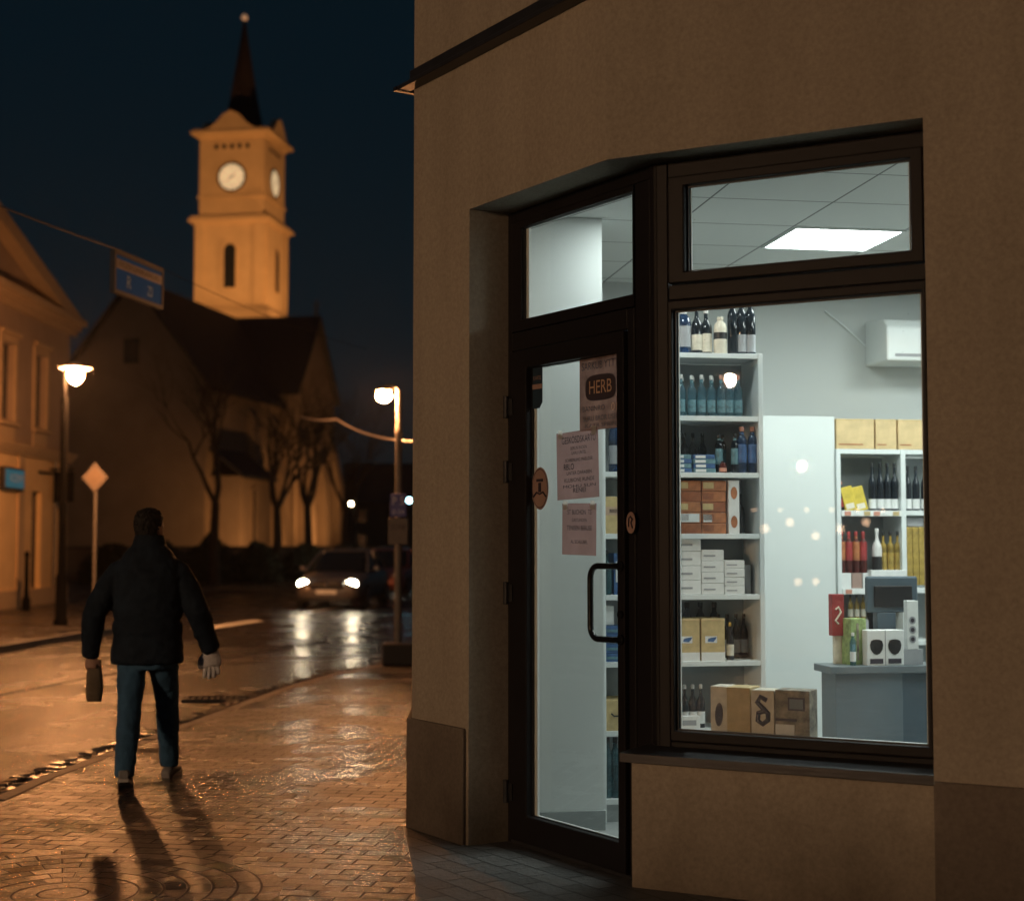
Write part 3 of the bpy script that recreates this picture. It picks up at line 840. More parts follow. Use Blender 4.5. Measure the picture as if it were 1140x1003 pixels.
# row 2: clear bottles
zt = BOARDS[1]
for i, px in enumerate((752, 762, 774, 785, 796, 807, 816, 826)):
    bottle(UA(px), VA + 0.055, zt, 0.242 + 0.004 * (i % 2), 0.0255, 'b_clear', 'teal_card', 'pinkcap' if i > 4 else 'whitecap',
           'clear pale blue spirit bottle on the second shelf, %s in its row' % ORD[i], 'row of clear blue bottles on the second shelf', 'spirit', (0.10, 0.40), True)
for i, px in enumerate((768, 780, 791, 802, 813, 822)):
    bottle(UA(px), VA + 0.15, zt, 0.242, 0.0255, 'b_clear', None, 'whitecap', 'clear blue bottle in the back row of the second shelf', 'back row of clear blue bottles on the second shelf', 'spirit')
# row 3: flat packs and blue bottles
zt = BOARDS[2]
for i in range(4):
    for j, (px, w) in enumerate(((764, 0.105), (788, 0.135))):
        carton(UA(px), VA + 0.05 + 0.004 * i, zt + i * 0.0275, w - 0.006 * (i % 2), 0.20, 0.0265, 'teal_card' if (i + j) % 2 else 'blue_card',
               'flat blue pack in the %s stack on the third shelf, %s layer' % (('left', 'right')[j], ('bottom', 'second', 'third', 'top')[i]), 'flat blue packs stacked on the third shelf', 'flat_pack', 'box',
               0.0, [(0.08, 0.55, 0.2, 0.8, 'white_paper', 'print')])
for i, (px, dv) in enumerate(((806, 0.09), (814, 0.16), (822, 0.06), (830, 0.06), (842, 0.06), (836, 0.16))):
    bottle(UA(px), VA + dv, zt, 0.275 if px > 826 else 0.235, 0.029 if px > 826 else 0.022, 'b_blue' if px > 826 else 'b_dark', 'blue_card' if px > 826 else 'teal_card', 'pinkcap' if px > 826 else 'black',
           'dark blue bottle on the third shelf, %s' % ('at the stack of flat packs', 'thin one in the back', 'thin one in front', 'left of the two with salmon caps', 'right of the two with salmon caps', 'behind the two with salmon caps')[i], None, 'slim', (0.22, 0.62), True)
bottle(UA(808), VA + 0.05, zt, 0.07, 0.022, 'b_red', 'pinkcap', 'black', 'small squat red jar at the front of the third shelf', None, 'squat')
# row 4: orange boxes
zt = BOARDS[3]
for c, px in enumerate((769, 797)):
    for r_ in range(5):
        carton(UA(px) + random.uniform(-0.003, 0.003), VA + 0.035 + random.uniform(0, 0.006), zt + r_ * 0.0625, 0.148, 0.22, 0.0605, 'orange_dark' if (r_ + c) % 3 == 0 else 'orange_card',
               'flat orange brown box in the %s stack on the fourth shelf, %s from the top' % (('left', 'right')[c], ('fifth', 'fourth', 'third', 'second', 'first')[r_]), 'orange brown boxes on the fourth shelf', 'carton', 'box', 0.0,
               [(0.05, 0.48, 0.25, 0.85, 'tan_card' if r_ in (2, 4) else 'orange_dark', 'print')] + ([(0.12, 0.92, 0.1, 0.9, 'white_paper', 'white_label')] if (r_ == 1 and c == 0) else []) + ([(0.05, 0.4, 0.1, 0.85, 'white_paper', 'white_label')] if (r_ == 1 and c == 1) else []))
t = carton(UA(819), VA + 0.03, zt, 0.066, 0.2, 0.315, 'white_paper', 'tall white box with two orange round prints, right of the orange brown boxes', None, 'carton')
for z in (0.07, 0.24):
    mb = MB(); mb.f([mb.v((0.020 * math.cos(2 * math.pi * k / 20), -0.002, z + 0.036 * math.sin(2 * math.pi * k / 20))) for k in range(20)]); mb.build('round_print', M['orange_card'], t)
bottle(UA(834), VA + 0.18, zt, 0.24, 0.03, 'b_dark', None, 'black', 'dark bottle in the shade at the back right of the fourth shelf')
# row 5: white boxes
zt = BOARDS[4]
for c, (px, n, hh) in enumerate(((769.5, 4, 0.084), (795, 4, 0.0655), (819.5, 4, 0.050))):
    for r_ in range(n):
        carton(UA(px), VA + 0.035 + random.uniform(0, 0.004), zt + r_ * hh, 0.136 if c < 2 else 0.122, 0.2, hh - 0.0015, 'white_paper',
               'plain white box in the %s stack on the fifth shelf, %s' % (('tallest left', 'middle', 'lowest right')[c], ('at the bottom', 'second from the bottom', 'third from the bottom', 'on top')[r_]), 'white boxes stacked on the fifth shelf', 'carton', 'box', 0.0,
               [(0.1, 0.62, 0.38, 0.52, 'grey_card', 'print')])
# row 6: two tan boxes and a bottle
zt = BOARDS[5]
for c, px in enumerate((767.5, 794.5)):
    t = carton(UA(px), VA + 0.03, zt, 0.132 if c == 0 else 0.142, 0.2, 0.245, 'tan_card', 'tan box with white foot band and blue logo, %s of two on the sixth shelf' % ('left', 'right')[c], 'tan logo boxes on the sixth shelf', 'carton', 'box', 0.0,
               [(0.0, 1.0, 0.0, 0.2, 'white_paper', 'white_band'), (0.16, 0.66, 0.42, 0.58, 'white_paper', 'logo_field'), (0.0, 1.0, 0.955, 0.985, 'lightwood', 'lid_line')])
    mb = MB(); mb.slab([(-0.035, -0.0035, 0.112), (0.0, -0.0035, 0.108), (0.012, -0.0035, 0.122), (0.022, -0.0035, 0.138), (-0.01, -0.0035, 0.134), (-0.03, -0.0035, 0.128)], (0, 0.001, 0)); mb.build('logo', M['blue_card'], t)
bottle(UA(815), VA + 0.06, zt, 0.22, 0.022, 'b_dark', 'cream', 'gold', 'small dark bottle with cream label beside the tan boxes on the sixth shelf')
# row 7: dark bottles and packs low down
zt = BOARDS[6]
for i, px in enumerate((757, 766, 775, 784, 805, 820, 835)):
    bottle(UA(px), VA + 0.10, zt, 0.25, 0.024, 'b_dark', 'white_paper', 'whitecap', 'dark bottle with white label on the seventh shelf, %s in its row' % ORD[i], 'row of dark bottles on the seventh shelf', 'wine', (0.1, 0.38))
carton(UA(768), VA + 0.02, zt, 0.12, 0.07, 0.075, 'white_paper', 'low white pack in front of the dark bottles on the seventh shelf', None, 'carton', 'box', 0, [(0.1, 0.8, 0.3, 0.7, 'grey_card', 'print')])
for i, px in enumerate((757, 766, 776, 786, 797)):
    bottle(UA(px), VA + 0.27, BOARDS[2], 0.25, 0.026, 'b_dark', 'teal_card', 'black', 'teal-labelled dark bottle behind the flat blue packs, %s of five' % ORD[i], 'dark bottles behind the flat blue packs', 'wine')
for i, px in enumerate((812, 822, 832, 841)):
    bottle(UA(px), VA + 0.24, BOARDS[5], 0.26, 0.025, 'b_dark', 'grey_card', 'black', 'dark bottle in the shade right of the tan logo boxes, %s' % ORD[i], 'dark bottles in the shade on the sixth shelf', 'wine')
for i, px in enumerate((762, 778, 793, 809)):
    bottle(UA(px), VA + 0.27, BOARDS[5], 0.33, 0.03, 'b_dark', 'cream', 'black', 'dark bottle rising behind the tan logo boxes, %s' % ORD[i], 'dark bottles behind the tan logo boxes', 'slim', (0.6, 0.68))
carton(UA(836), VA + 0.12, BOARDS[4], 0.07, 0.15, 0.17, 'grey_card', 'grey box in the shade right of the white box stacks')
# left bay, seen through the door glass
def UD(px): return UL(px)
zt = BOARDS[2]
bottle(UD(689), VA + 0.06, zt - 0.0, 0.31, 0.045, 'b_blue', 'grey_card', 'black', 'large dark blue bottle with pale label, seen high through the door glass', None, 'squat', (0.15, 0.5))
zt = BOARDS[3]
carton(UD(684), VA + 0.03, zt, 0.115, 0.2, 0.215, 'tan_card', 'tan box with dark print on the shelf behind the door glass, above the handle', None, 'carton', 'box', 0, [(0.1, 0.9, 0.5, 0.72, 'posterink', 'print_field'), (0.3, 0.8, 0.56, 0.66, 'ink', 'print')])
zt = BOARDS[4]
bottle(UD(678), VA + 0.07, zt, 0.26, 0.03, 'b_teal', None, 'black', 'teal bottle at the left end of the fifth shelf, behind the door glass')
carton(UD(693), VA + 0.06, zt, 0.075, 0.15, 0.24, 'blue_card', 'narrow blue box beside the teal bottle on the fifth shelf', None, 'carton', 'box', 0, [(0.15, 0.6, 0.3, 0.8, 'white_paper', 'print')])
zt = BOARDS[5]
for i in range(4):
    carton(UD(686), VA + 0.03, zt + i * 0.052, 0.13, 0.2, 0.050, 'blue_card', 'flat blue box in the stack behind the door handle, %s' % ('at the bottom', 'second from the bottom', 'third from the bottom', 'on top')[i], 'flat blue boxes behind the door handle', 'carton', 'box', 0, [(0.1, 0.7, 0.3, 0.6, 'teal_card', 'print')])
carton(UD(680), VA + 0.06, zt + 0.21, 0.06, 0.1, 0.11, 'white_paper', 'small white box on top of the flat blue boxes behind the door handle')
zt = BOARDS[6]
t = carton(UD(687), VA + 0.02, zt, 0.14, 0.25, 0.175, 'tan_card', 'tan drawer box with a cut-out grip, low on the shelf behind the door glass', None, 'carton')
mb = MB(); mb.tube([(-0.035, -0.006, 0.10), (-0.02, -0.012, 0.085), (0.015, -0.012, 0.085), (0.03, -0.006, 0.10)], 0.005, 8); mb.build('grip', M['darkmetal'], t)
zt = BOARDS[7]
for i, px in enumerate((678, 687, 697)):
    bottle(UD(px), VA + 0.07, zt, 0.345, 0.030, 'b_teal', None, 'black', 'tall dark green bottle on the bottom shelf behind the door glass, %s' % ('left', 'middle', 'right')[i], 'tall green bottles on the bottom shelf', 'slim')

# ------------------------------------------------------------------ second shelf and white partition
VBF = 9.895
mb = MB(); mb.box(-0.32, 0.32, 0.0, 0.05, 0, 2.468)
t = place(3.505, VBF + 0.02, 0, 'partition_panel', 'tall plain white panel standing between the two shelf units', 'panel'); mb.build('panel_board', M['white_wall'], t, bevel=0.003)
shelf_b = place(4.28, VBF, 0, 'shelf_unit', 'white shelf unit behind the counter, with wooden boxes on top', 'shelf unit')
for x0, x1 in ((-0.452, -0.422), (0.015, 0.05), (0.60, 0.63)):
    mb = MB(); mb.box(x0, x1, 0, 0.33, 0, 2.245); mb.build('side_panel', M['shelf'], shelf_b, bevel=0.002)
SB = [2.245, 1.822, 1.287, 0.93, 0.5]
for z in SB:
    for x0, x1 in ((-0.4215, 0.0145), (0.0505, 0.5995)):
        mb = MB(); mb.box(x0, x1, 0.003, 0.32, z - 0.034, z - 0.001); mb.build('shelf_board', M['shelf'], shelf_b, bevel=0.002)
for z in SB[1:3]:
    mb = MB(); mb.box(-0.42, 0.013, -0.006, 0.002, z - 0.040, z - 0.002); mb.build('price_strip', M['white_paper'], shelf_b)
    for k in range(6):
        mb = MB(); x = -0.40 + k * 0.07; mb.box(x, x + 0.045, -0.009, -0.0065, z - 0.036, z - 0.008)
        mb.build('price_tag', M[('pinkcap', 'white_paper', 'tan_card')[k % 3]], shelf_b)
mb = MB(); mb.box(-0.4215, 0.5995, 0.321, 0.329, 0.05, 2.20); mb.build('back_panel', M['shelfback'], shelf_b)
def UB(px): return 3.831 + (px - 931) * 0.00652
PB = 0.0063
# wooden boxes on top
for i, (a, b) in enumerate(((931, 974), (975, 999), (1000, 1030))):
    w = UB(b) - UB(a)
    carton((UB(a) + UB(b)) / 2, VBF + 0.01, SB[0] + 0.0005, w - 0.006, 0.28, 0.208, 'lightwood', 'pale wooden box on top of the shelf behind the counter, %s of three' % ('left and widest', 'middle', 'right')[i], 'pale wooden boxes on the shelf behind the counter', 'wooden_box', 'box', 0, [(0.06, 0.7 if i == 0 else 0.5, 0.13, 0.17, 'orange_card', 'print'), (0.02, 0.98, 0.955, 0.975, 'tan_card', 'lid_line')])
z1 = SB[1]
for i, px in enumerate((949, 961)):
    t = carton(UB(px), VBF + 0.03, z1, 0.085, 0.06, 0.17, 'yellow', 'yellow pack leaning on the upper shelf behind the counter, %s of two' % ('left', 'right')[i], 'yellow packs behind the counter', 'carton', 'pack', 0, [(0.1, 0.8, 0.08, 0.3, 'cream', 'print')])
    t.rotation_euler = (R(-6), R(-13), R(9))
bottle(UB(939), VBF + 0.07, z1, 0.20, 0.025, 'b_dark', 'red_card', 'pinkcap', 'dark bottle with red label left of the yellow packs')
for i, px in enumerate((973, 982, 990, 998)):
    bottle(UB(px), VBF + 0.05, z1, 0.33, 0.026, 'b_dark', 'white_paper', 'black', 'dark wine bottle with low white label right of the yellow packs, %s of four' % ('first', 'second', 'third', 'fourth')[i], 'wine bottles right of the yellow packs', 'wine', (0.04, 0.24))
for i, px in enumerate((1013, 1022, 1032)):
    bottle(UB(px), VBF + 0.05, z1, 0.31, 0.026, 'b_dark', 'white_paper', 'black', 'dark wine bottle with white label beyond the shelf upright, %s' % ('first', 'second', 'third')[i], 'wine bottles beyond the shelf upright', 'wine', (0.04, 0.26))
z1 = SB[2]
for i, px in enumerate((938, 946, 954, 962)):
    bottle(UB(px), VBF + 0.05, z1 + 0.105, 0.285, 0.025, 'b_red', 'red_card' if i % 2 else 'orange_card', 'red_card', 'dark red bottle on the middle shelf behind the counter, %s' % ORD[i], 'red bottles on the middle shelf behind the counter', 'slim', (0.30, 0.75), True)
for i, px in enumerate((941, 953, 965)):
    carton(UB(px), VBF + 0.02, z1, 0.072, 0.2, 0.104, ('white_paper', 'salmon', 'white_paper')[i], 'small pale box under the red bottles, %s of three' % ('left', 'middle', 'right')[i], 'small pale boxes under the red bottles')
bottle(UB(976), VBF + 0.03, z1 + 0.10, 0.31, 0.034, 'whitecap', 'black', 'whitecap', 'white bottle with dark label standing between red and gold bottles', None, 'wine', (0.05, 0.38))
for i, px in enumerate((985, 993, 1001)):
    bottle(UB(px), VBF + 0.06, z1 + 0.10, 0.29, 0.024, 'b_gold', 'gold', 'black', 'amber bottle with dark cap behind the white box, %s of three' % ('left', 'middle', 'right')[i], 'amber bottles behind the white box', 'spirit', (0.1, 0.5))
t = carton(UB(986), VBF - 0.02, z1, 0.26, 0.12, 0.125, 'white_paper', 'wide white box marked with a 4, on the middle shelf behind the counter')
lettering('4', 0.06, t, (-0.07, -0.003, 0.06), M['ink'])
for i, px in enumerate((1012, 1019, 1026)):
    carton(UB(px), VBF + 0.02, z1 + 0.02, 0.043, 0.05, 0.40, 'gold', 'tall slim gold box on the middle shelf right of the upright, %s of three' % ('left', 'middle', 'right')[i], 'tall gold boxes on the middle shelf')
carton(UB(1020), VBF + 0.04, z1 + 0.425, 0.12, 0.1, 0.06, 'grey_card', 'grey flat box lying on the tall gold boxes')
z1 = SB[3]
for i, px in enumerate((950, 957, 964)):
    bottle(UB(px), VBF + 0.10, z1 + 0.14, 0.17, 0.018, 'b_gold', 'cream', 'black', 'small amber bottle on the lower shelf behind the red box, %s' % ('left', 'middle', 'right')[i], 'small amber bottles on the lower shelf')
carton(UB(957), VBF + 0.06, z1, 0.14, 0.18, 0.138, 'grey_card', 'grey box under the small amber bottles on the lower shelf')
for i, px in enumerate((976, 985)):
    carton(UB(px), VBF + 0.06, z1, 0.05, 0.1, 0.24, 'tan_card' if i else 'b_dark', ('dark', 'tan')[i] + ' upright box on the lower shelf, beside the grey monitor')

# ------------------------------------------------------------------ counter and the things on it
VC = 8.42
counter = place(3.70, VC, 0, 'counter', 'slate grey shop counter with overhanging top', 'counter')
mb = MB(); mb.box(-0.505, 1.3, -0.03, 0.25, 0.842, 0.884); mb.build('counter_top', M['countertop'], counter, bevel=0.004)
mb = MB(); mb.box(-0.465, -0.055, 0.0, 0.23, 0.0, 0.841); mb.build('front_panel', M['counter'], counter, bevel=0.003)
mb = MB(); mb.box(-0.054, 1.28, 0.012, 0.23, 0.0, 0.841); mb.build('front_panel', M['counter2'], counter, bevel=0.003)
def UC(px): return 3.12 + (px - 910) * 0.00543
zc = 0.8845
t = carton(UC(988), VC + 0.0, zc, 0.225, 0.10, 0.205, 'white_paper', 'white box with two black rounded silhouettes, on the counter', None, 'carton', 'box', 0, [(0.485, 0.505, 0.0, 1.0, 'grey_card', 'seam')])
for sx in (-0.056, 0.056):
    mb = MB()
    pts = [(0.0, 0.062), (0.02, 0.070), (0.036, 0.092), (0.041, 0.12), (0.034, 0.143), (0.02, 0.150), (0, 0.152), (-0.02, 0.150), (-0.034, 0.143), (-0.041, 0.12), (-0.036, 0.092), (-0.02, 0.070)]
    mb.f([mb.v((sx + x, -0.003, z)) for x, z in pts]); mb.build('silhouette_print', M['black'], t)
    mb = MB(); mb.box(sx - 0.04, sx + 0.04, -0.003, -0.001, 0.012, 0.040); mb.build('dark_band', M['ink'], t)
carton(UC(963), VC + 0.07, zc, 0.105, 0.1, 0.27, 'green_card', 'leaf green gift box on the counter, left of the white silhouette box', None, 'carton', 'box', R(12), [(0.05, 0.25, 0.05, 0.45, 'white_paper', 'pale_leaves'), (0.35, 0.5, 0.1, 0.9, 'photo', 'dark_leaves')])
bottle(UC(954), VC + 0.04, zc, 0.19, 0.018, 'b_clear', 'white_paper', 'whitecap', 'slim clear bottle at the left end of the counter', None, 'slim')
carton(UC(948), VC + 0.16, zc, 0.07, 0.03, 0.165, 'cream', 'small cream card stand at the left end of the counter')
t = carton(UC(945), VC + 0.14, zc + 0.166, 0.075, 0.06, 0.245, 'red_card', 'red box with pale curled emblem, above the cream card stand', None, 'carton')
mb = MB(); mb.tube([(0.0, -0.003, 0.07), (-0.018, -0.003, 0.09), (0.0, -0.003, 0.115), (0.016, -0.003, 0.14), (0, -0.003, 0.17), (-0.016, -0.003, 0.155)], 0.006, 6); mb.build('emblem', M['cream'], t)
t = carton(UC(1021), VC + 0.02, zc + 0.09, 0.07, 0.05, 0.285, 'white_paper', 'narrow white stand-up display with dark round prints, at the window edge of the counter', None, 'carton')
for z in (0.06, 0.115, 0.17):
    mb = MB(); mb.f([mb.v((-0.003 + 0.021 * math.cos(2 * math.pi * k / 18), -0.003, z + 0.023 * math.sin(2 * math.pi * k / 18))) for k in range(18)]); mb.build('round_print', M['grey_card'], t)
    mb = MB(); mb.f([mb.v((-0.003 + 0.012 * math.cos(2 * math.pi * k / 18), -0.0045, z + 0.013 * math.sin(2 * math.pi * k / 18))) for k in range(18)]); mb.build('round_print', M['ink'], t)
mb = MB(); mb.box(-0.06, 0.06, 0, 0.1, -0.088, -0.001); mb.build('stand_foot', M['grey_card'], t)
mon = place(UC(1010), VC + 0.165, zc, 'monitor', 'dark grey point-of-sale monitor turned away, on the counter', 'monitor')
mb = MB(); mb.box(-0.165, 0.16, 0.0, 0.035, 0.30, 0.515); mb.build('monitor_shell', M['counter2'], mon, bevel=0.012)
mb = MB(); mb.box(-0.12, 0.12, -0.014, -0.001, 0.33, 0.46); mb.build('rear_cover', M['black'], mon, bevel=0.008)
mb = MB(); mb.box(-0.10, 0.02, 0.0, 0.07, 0.02, 0.30); mb.build('stem', M['counter2'], mon, bevel=0.006)
mb = MB(); mb.box(-0.14, 0.14, -0.02, 0.075, 0.0, 0.02); mb.build('foot', M['counter2'], mon, bevel=0.006)
# wall unit and cable high on the right
ac = place(4.62, 10.02, 2.88, 'air_conditioner', 'white boxy air conditioner high on the grey back wall', 'air conditioner')
mb = MB()
for_ = [(0.0, 0.0), (0.40, 0.0), (0.40, 0.33), (0.06, 0.30), (0.0, 0.24)]
a = [mb.v((-0.36, y, z)) for y, z in for_]; b2 = [mb.v((0.6, y, z)) for y, z in for_]
mb.f(a[::-1]); mb.f(b2)
for i in range(5): mb.f([a[i], a[(i + 1) % 5], b2[(i + 1) % 5], b2[i]])
mb.build('casing', M['shelf'], ac, bevel=0.015)
mb = MB(); mb.box(-0.30, 0.55, -0.006, -0.001, 0.03, 0.05); mb.build('louvre_slot', M['grey_card'], ac)
cb = MB(MI); cb.tube([(3.95, 10.40, 3.28), (4.10, 10.405, 3.17), (4.26, 10.405, 3.03), (4.30, 10.3, 2.99)], 0.006, 6)
tag(cb.build('cable', M['shelf']), 'thin white cable running down the grey wall to the air conditioner', 'cable')
# cartons in the window
zw = 0.6905
def PW(px):   # along the window board
    return 0.345 + (px - 786) * 0.0046
t = on(MW, 0.430, 0.20, zw, 'tan cardboard display box with a white leaf-printed side, in the shop window', 'carton', 'box', None)
mb = MB(); mb.box(-0.030, 0.085, 0, 0.14, 0, 0.232); mb.build('carton_body', M['tan_card'], t, bevel=0.003)
mb = MB(); mb.box(-0.115, -0.031, 0.01, 0.14, 0, 0.232); mb.build('pale_side', M['cream'], t, bevel=0.003)
mb = MB(); mb.f([mb.v((-0.072 + 0.020 * math.cos(a_), 0.008, 0.10 + 0.055 * math.sin(a_) + 0.3 * 0.022 * math.cos(a_))) for a_ in [2 * math.pi * k / 16 for k in range(16)]]); mb.build('leaf_print', M['ink'], t)
t = on(MW, 0.580, 0.19, zw, 'white card box printed with a dark curled figure, in the shop window', 'carton', 'box', None)
mb = MB(); mb.box(-0.056, 0.056, 0, 0.12, 0, 0.226); mb.build('carton_body', M['cream'], t, bevel=0.003)
mb = MB(); mb.tube([(0.02, -0.002, 0.18), (-0.01, -0.002, 0.195), (-0.026, -0.002, 0.17), (0.0, -0.002, 0.145), (0.026, -0.002, 0.12), (0.026, -0.002, 0.09), (0, -0.002, 0.07), (-0.024, -0.002, 0.085), (-0.02, -0.002, 0.12), (0.01, -0.002, 0.13)], 0.012, 8); mb.build('figure_print', M['ink'], t)
t = on(MW, 0.724, 0.185, zw, 'photo-printed card box with a small dark screen image, right end of the window display', 'carton', 'box', None)
mb = MB(); mb.box(-0.082, 0.082, 0, 0.12, 0, 0.232); mb.build('carton_body', M['photo'], t, bevel=0.003)
mb = MB(); mb.box(-0.02, 0.06, -0.004, -0.001, 0.14, 0.20); mb.build('screen_print', M['ink'], t)
mb = MB(); mb.box(-0.012, 0.052, -0.006, -0.0041, 0.148, 0.192); mb.build('screen_image', M['counter'], t)
mb = MB(); mb.box(-0.08, 0.01, -0.004, -0.001, 0.02, 0.075); mb.build('pale_print', M['white_paper'], t)
mb = MB(); mb.box(-0.08, 0.02, -0.004, -0.001, 0.09, 0.102); mb.build('dark_print', M['ink'], t)

# ------------------------------------------------------------------ ground
def structure(name, mb, mat, **k):
    return tag(mb.build(name, mat, **k), kind='structure')
mb = MB(); mb.f([mb.v((-400, -200, -0.065)), mb.v((400, -200, -0.065)), mb.v((400, 900, -0.065)), mb.v((-400, 900, -0.065))])
structure('road', mb, M['asphalt'])
KERB = [(-3.9, -40.0), (-3.6, -4.0), (-3.42, 4.0), (-3.30, 8.5), (-3.23, 10.5), (-3.02, 12.4), (-2.78, 14.6), (-2.56, 16.6), (-2.20, 18.7), (-1.62, 20.3), (-0.6, 21.6), (1.2, 22.6), (6.0, 23.4), (40.0, 25.0)]
def densify(P, step=0.45):
    out = []
    for (a, b), (c, d) in zip(P, P[1:]):
        n = max(1, int(math.hypot(c - a, d - b) / step))
        for i in range(n):
            out.append((a + (c - a) * i / n, b + (d - b) * i / n))
    out.append(P[-1])
    return out
def offset(P, k):
    out = []
    for i, p in enumerate(P):
        a = Vector(P[max(i - 1, 0)]); b = Vector(P[min(i + 1, len(P) - 1)])
        t = (b - a).normalized()
        out.append((p[0] + t.y * k, p[1] - t.x * k))
    return out
mb = MB(); mb.prism(offset(KERB, 0.12) + [(40, -40)], -0.2, 0.0)
structure('pavement', mb, M['paver'])
# kerb stones
kd = densify(KERB, 0.8)
mb = MB(); rnd = random.Random(3)
for a, b in zip(kd, kd[1:]):
    if a[1] < 3 or a[0] > 8: continue
    t = (Vector(b) - Vector(a)); L = t.length; t.normalize(); n = Vector((t.y, -t.x))
    p0 = Vector(a) + t * 0.006; p1 = Vector(b) - t * 0.006
    z = 0.003 + rnd.uniform(-0.004, 0.005)
    mb.prism([tuple(p0), tuple(p0 + n * 0.119), tuple(p1 + n * 0.119), tuple(p1)], -0.15, z)
structure('kerb', mb, M['kerb'], bevel=0.012)
# gutter of small setts along the kerb
mb = MB(); rnd = random.Random(5)
kd = densify(KERB, 0.13)
for a, b in zip(kd, kd[1:]):
    if a[1] < 5.5 or a[0] > 4: continue
    t = (Vector(b) - Vector(a)).normalized(); n = Vector((-t.y, t.x))
    for row in range(2):
        c = (Vector(a) + Vector(b)) / 2 + n * (0.075 + row * 0.13)
        hx = 0.054 + rnd.uniform(-0.006, 0.004); hy = 0.056 + rnd.uniform(-0.006, 0.004); z = -0.022 + rnd.uniform(-0.010, 0.012)
        tl = rnd.uniform(-0.008, 0.008); tl2 = rnd.uniform(-0.008, 0.008)
        q = [c - t * hx - n * hy, c + t * hx - n * hy, c + t * hx + n * hy, c - t * hx + n * hy]
        zz = [z - tl - tl2, z + tl - tl2, z + tl + tl2, z - tl + tl2]
        bot = [mb.v((*p, -0.14)) for p in q]; top = [mb.v((*p, h_)) for p, h_ in zip(q, zz)]
        mb.f(top)
        for i in range(4): mb.f([bot[i], bot[(i + 1) % 4], top[(i + 1) % 4], top[i]])
structure('gutter', mb, M['sett'], bevel=0.014)
# far pavement
FARK = [(-9.2, -30), (-8.6, 10), (-7.95, 22.0), (-7.72, 25.0), (-7.45, 28.0), (-7.5, 31.5), (-8.1, 36.0), (-9.2, 41.0), (-10.0, 45.5), (-10.1, 48.0), (-8.8, 50.0), (-6.0, 51.6), (0, 53.5), (10, 56.5), (60, 74.0)]
mb = MB(); mb.prism([(x, y) for x, y in FARK] + [(60, 300), (-200, 300), (-200, -30)], -0.2, 0.03)
structure('far_pavement', mb, M['paver2'])
mb = MB(); kd = densify(FARK, 1.0)
for a, b in zip(kd, kd[1:]):
    if a[1] < 12 or a[0] > 25: continue
    t = (Vector(b) - Vector(a)).normalized(); n = Vector((t.y, -t.x)); p0 = Vector(a) + t * 0.006; p1 = Vector(b) - t * 0.006
    mb.prism([tuple(p0), tuple(p0 + n * 0.13), tuple(p1 + n * 0.13), tuple(p1)], -0.15, 0.045)
structure('far_kerb', mb, M['kerb'], bevel=0.012)
# road markings
mb = MB()
mb.f([mb.v((*p, -0.060)) for p in ((-6.22, 29.3), (-5.90, 28.9), (-5.26, 32.2), (-5.58, 32.8))])
mb.f([mb.v((*p, -0.060)) for p in ((-5.0, 36.4), (-4.8, 36.2), (-4.2, 39.0), (-4.4, 39.2))])
structure('road_marking', mb, M['paint'])
mb = MB(); mb.tube([(-6.6, 11.5, -0.066), (-5.62, 16.6, -0.066), (-5.2, 18.9, -0.066), (-4.45, 20.6, -0.066), (-3.7, 23.6, -0.066), (-2.4, 29.0, -0.066)], 0.016, 6)
structure('road_joint', mb, M['sett'])
t = empty('drain_grate', (-3.05, 16.1, -0.05), R(6), 'dark iron drain grate in the gutter near the kerb', 'drain grate')
mb = MB(); mb.box(-0.42, 0.36, -0.17, -0.14, -0.05, 0.02); mb.box(-0.42, 0.36, 0.14, 0.17, -0.05, 0.02)
for k in range(12): mb.box(-0.40 + k * 0.065, -0.372 + k * 0.065, -0.139, 0.139, -0.04, 0.012)
mb.build('grate_bars', M['darkmetal'], t)
# grey shop-front slabs, door light painted into their tone, left edge on building shadow
m, nt, out = newmat('grey_spill_slabs')
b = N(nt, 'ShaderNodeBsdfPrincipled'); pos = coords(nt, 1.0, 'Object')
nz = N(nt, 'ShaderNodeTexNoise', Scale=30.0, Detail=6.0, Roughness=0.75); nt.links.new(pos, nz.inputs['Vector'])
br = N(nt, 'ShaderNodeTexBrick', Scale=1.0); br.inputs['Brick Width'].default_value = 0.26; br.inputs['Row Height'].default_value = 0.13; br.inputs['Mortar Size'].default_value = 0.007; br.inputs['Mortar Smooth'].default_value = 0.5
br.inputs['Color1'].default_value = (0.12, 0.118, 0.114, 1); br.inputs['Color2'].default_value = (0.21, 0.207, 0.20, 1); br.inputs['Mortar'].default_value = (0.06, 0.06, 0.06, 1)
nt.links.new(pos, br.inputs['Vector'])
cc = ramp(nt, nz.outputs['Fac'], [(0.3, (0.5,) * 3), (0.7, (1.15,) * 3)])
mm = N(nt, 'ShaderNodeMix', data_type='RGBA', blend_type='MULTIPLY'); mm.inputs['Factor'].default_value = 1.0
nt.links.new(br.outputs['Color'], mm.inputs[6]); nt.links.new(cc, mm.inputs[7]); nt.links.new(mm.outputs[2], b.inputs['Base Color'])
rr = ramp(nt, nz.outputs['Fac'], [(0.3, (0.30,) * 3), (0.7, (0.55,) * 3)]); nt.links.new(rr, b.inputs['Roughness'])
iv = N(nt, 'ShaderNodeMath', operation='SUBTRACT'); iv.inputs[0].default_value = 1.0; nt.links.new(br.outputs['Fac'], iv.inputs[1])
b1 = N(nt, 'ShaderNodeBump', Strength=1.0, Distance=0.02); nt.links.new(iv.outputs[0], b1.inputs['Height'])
b2 = N(nt, 'ShaderNodeBump', Strength=1.0, Distance=0.03); nt.links.new(nz.outputs['Fac'], b2.inputs['Height']); nt.links.new(b1.outputs['Normal'], b2.inputs['Normal'])
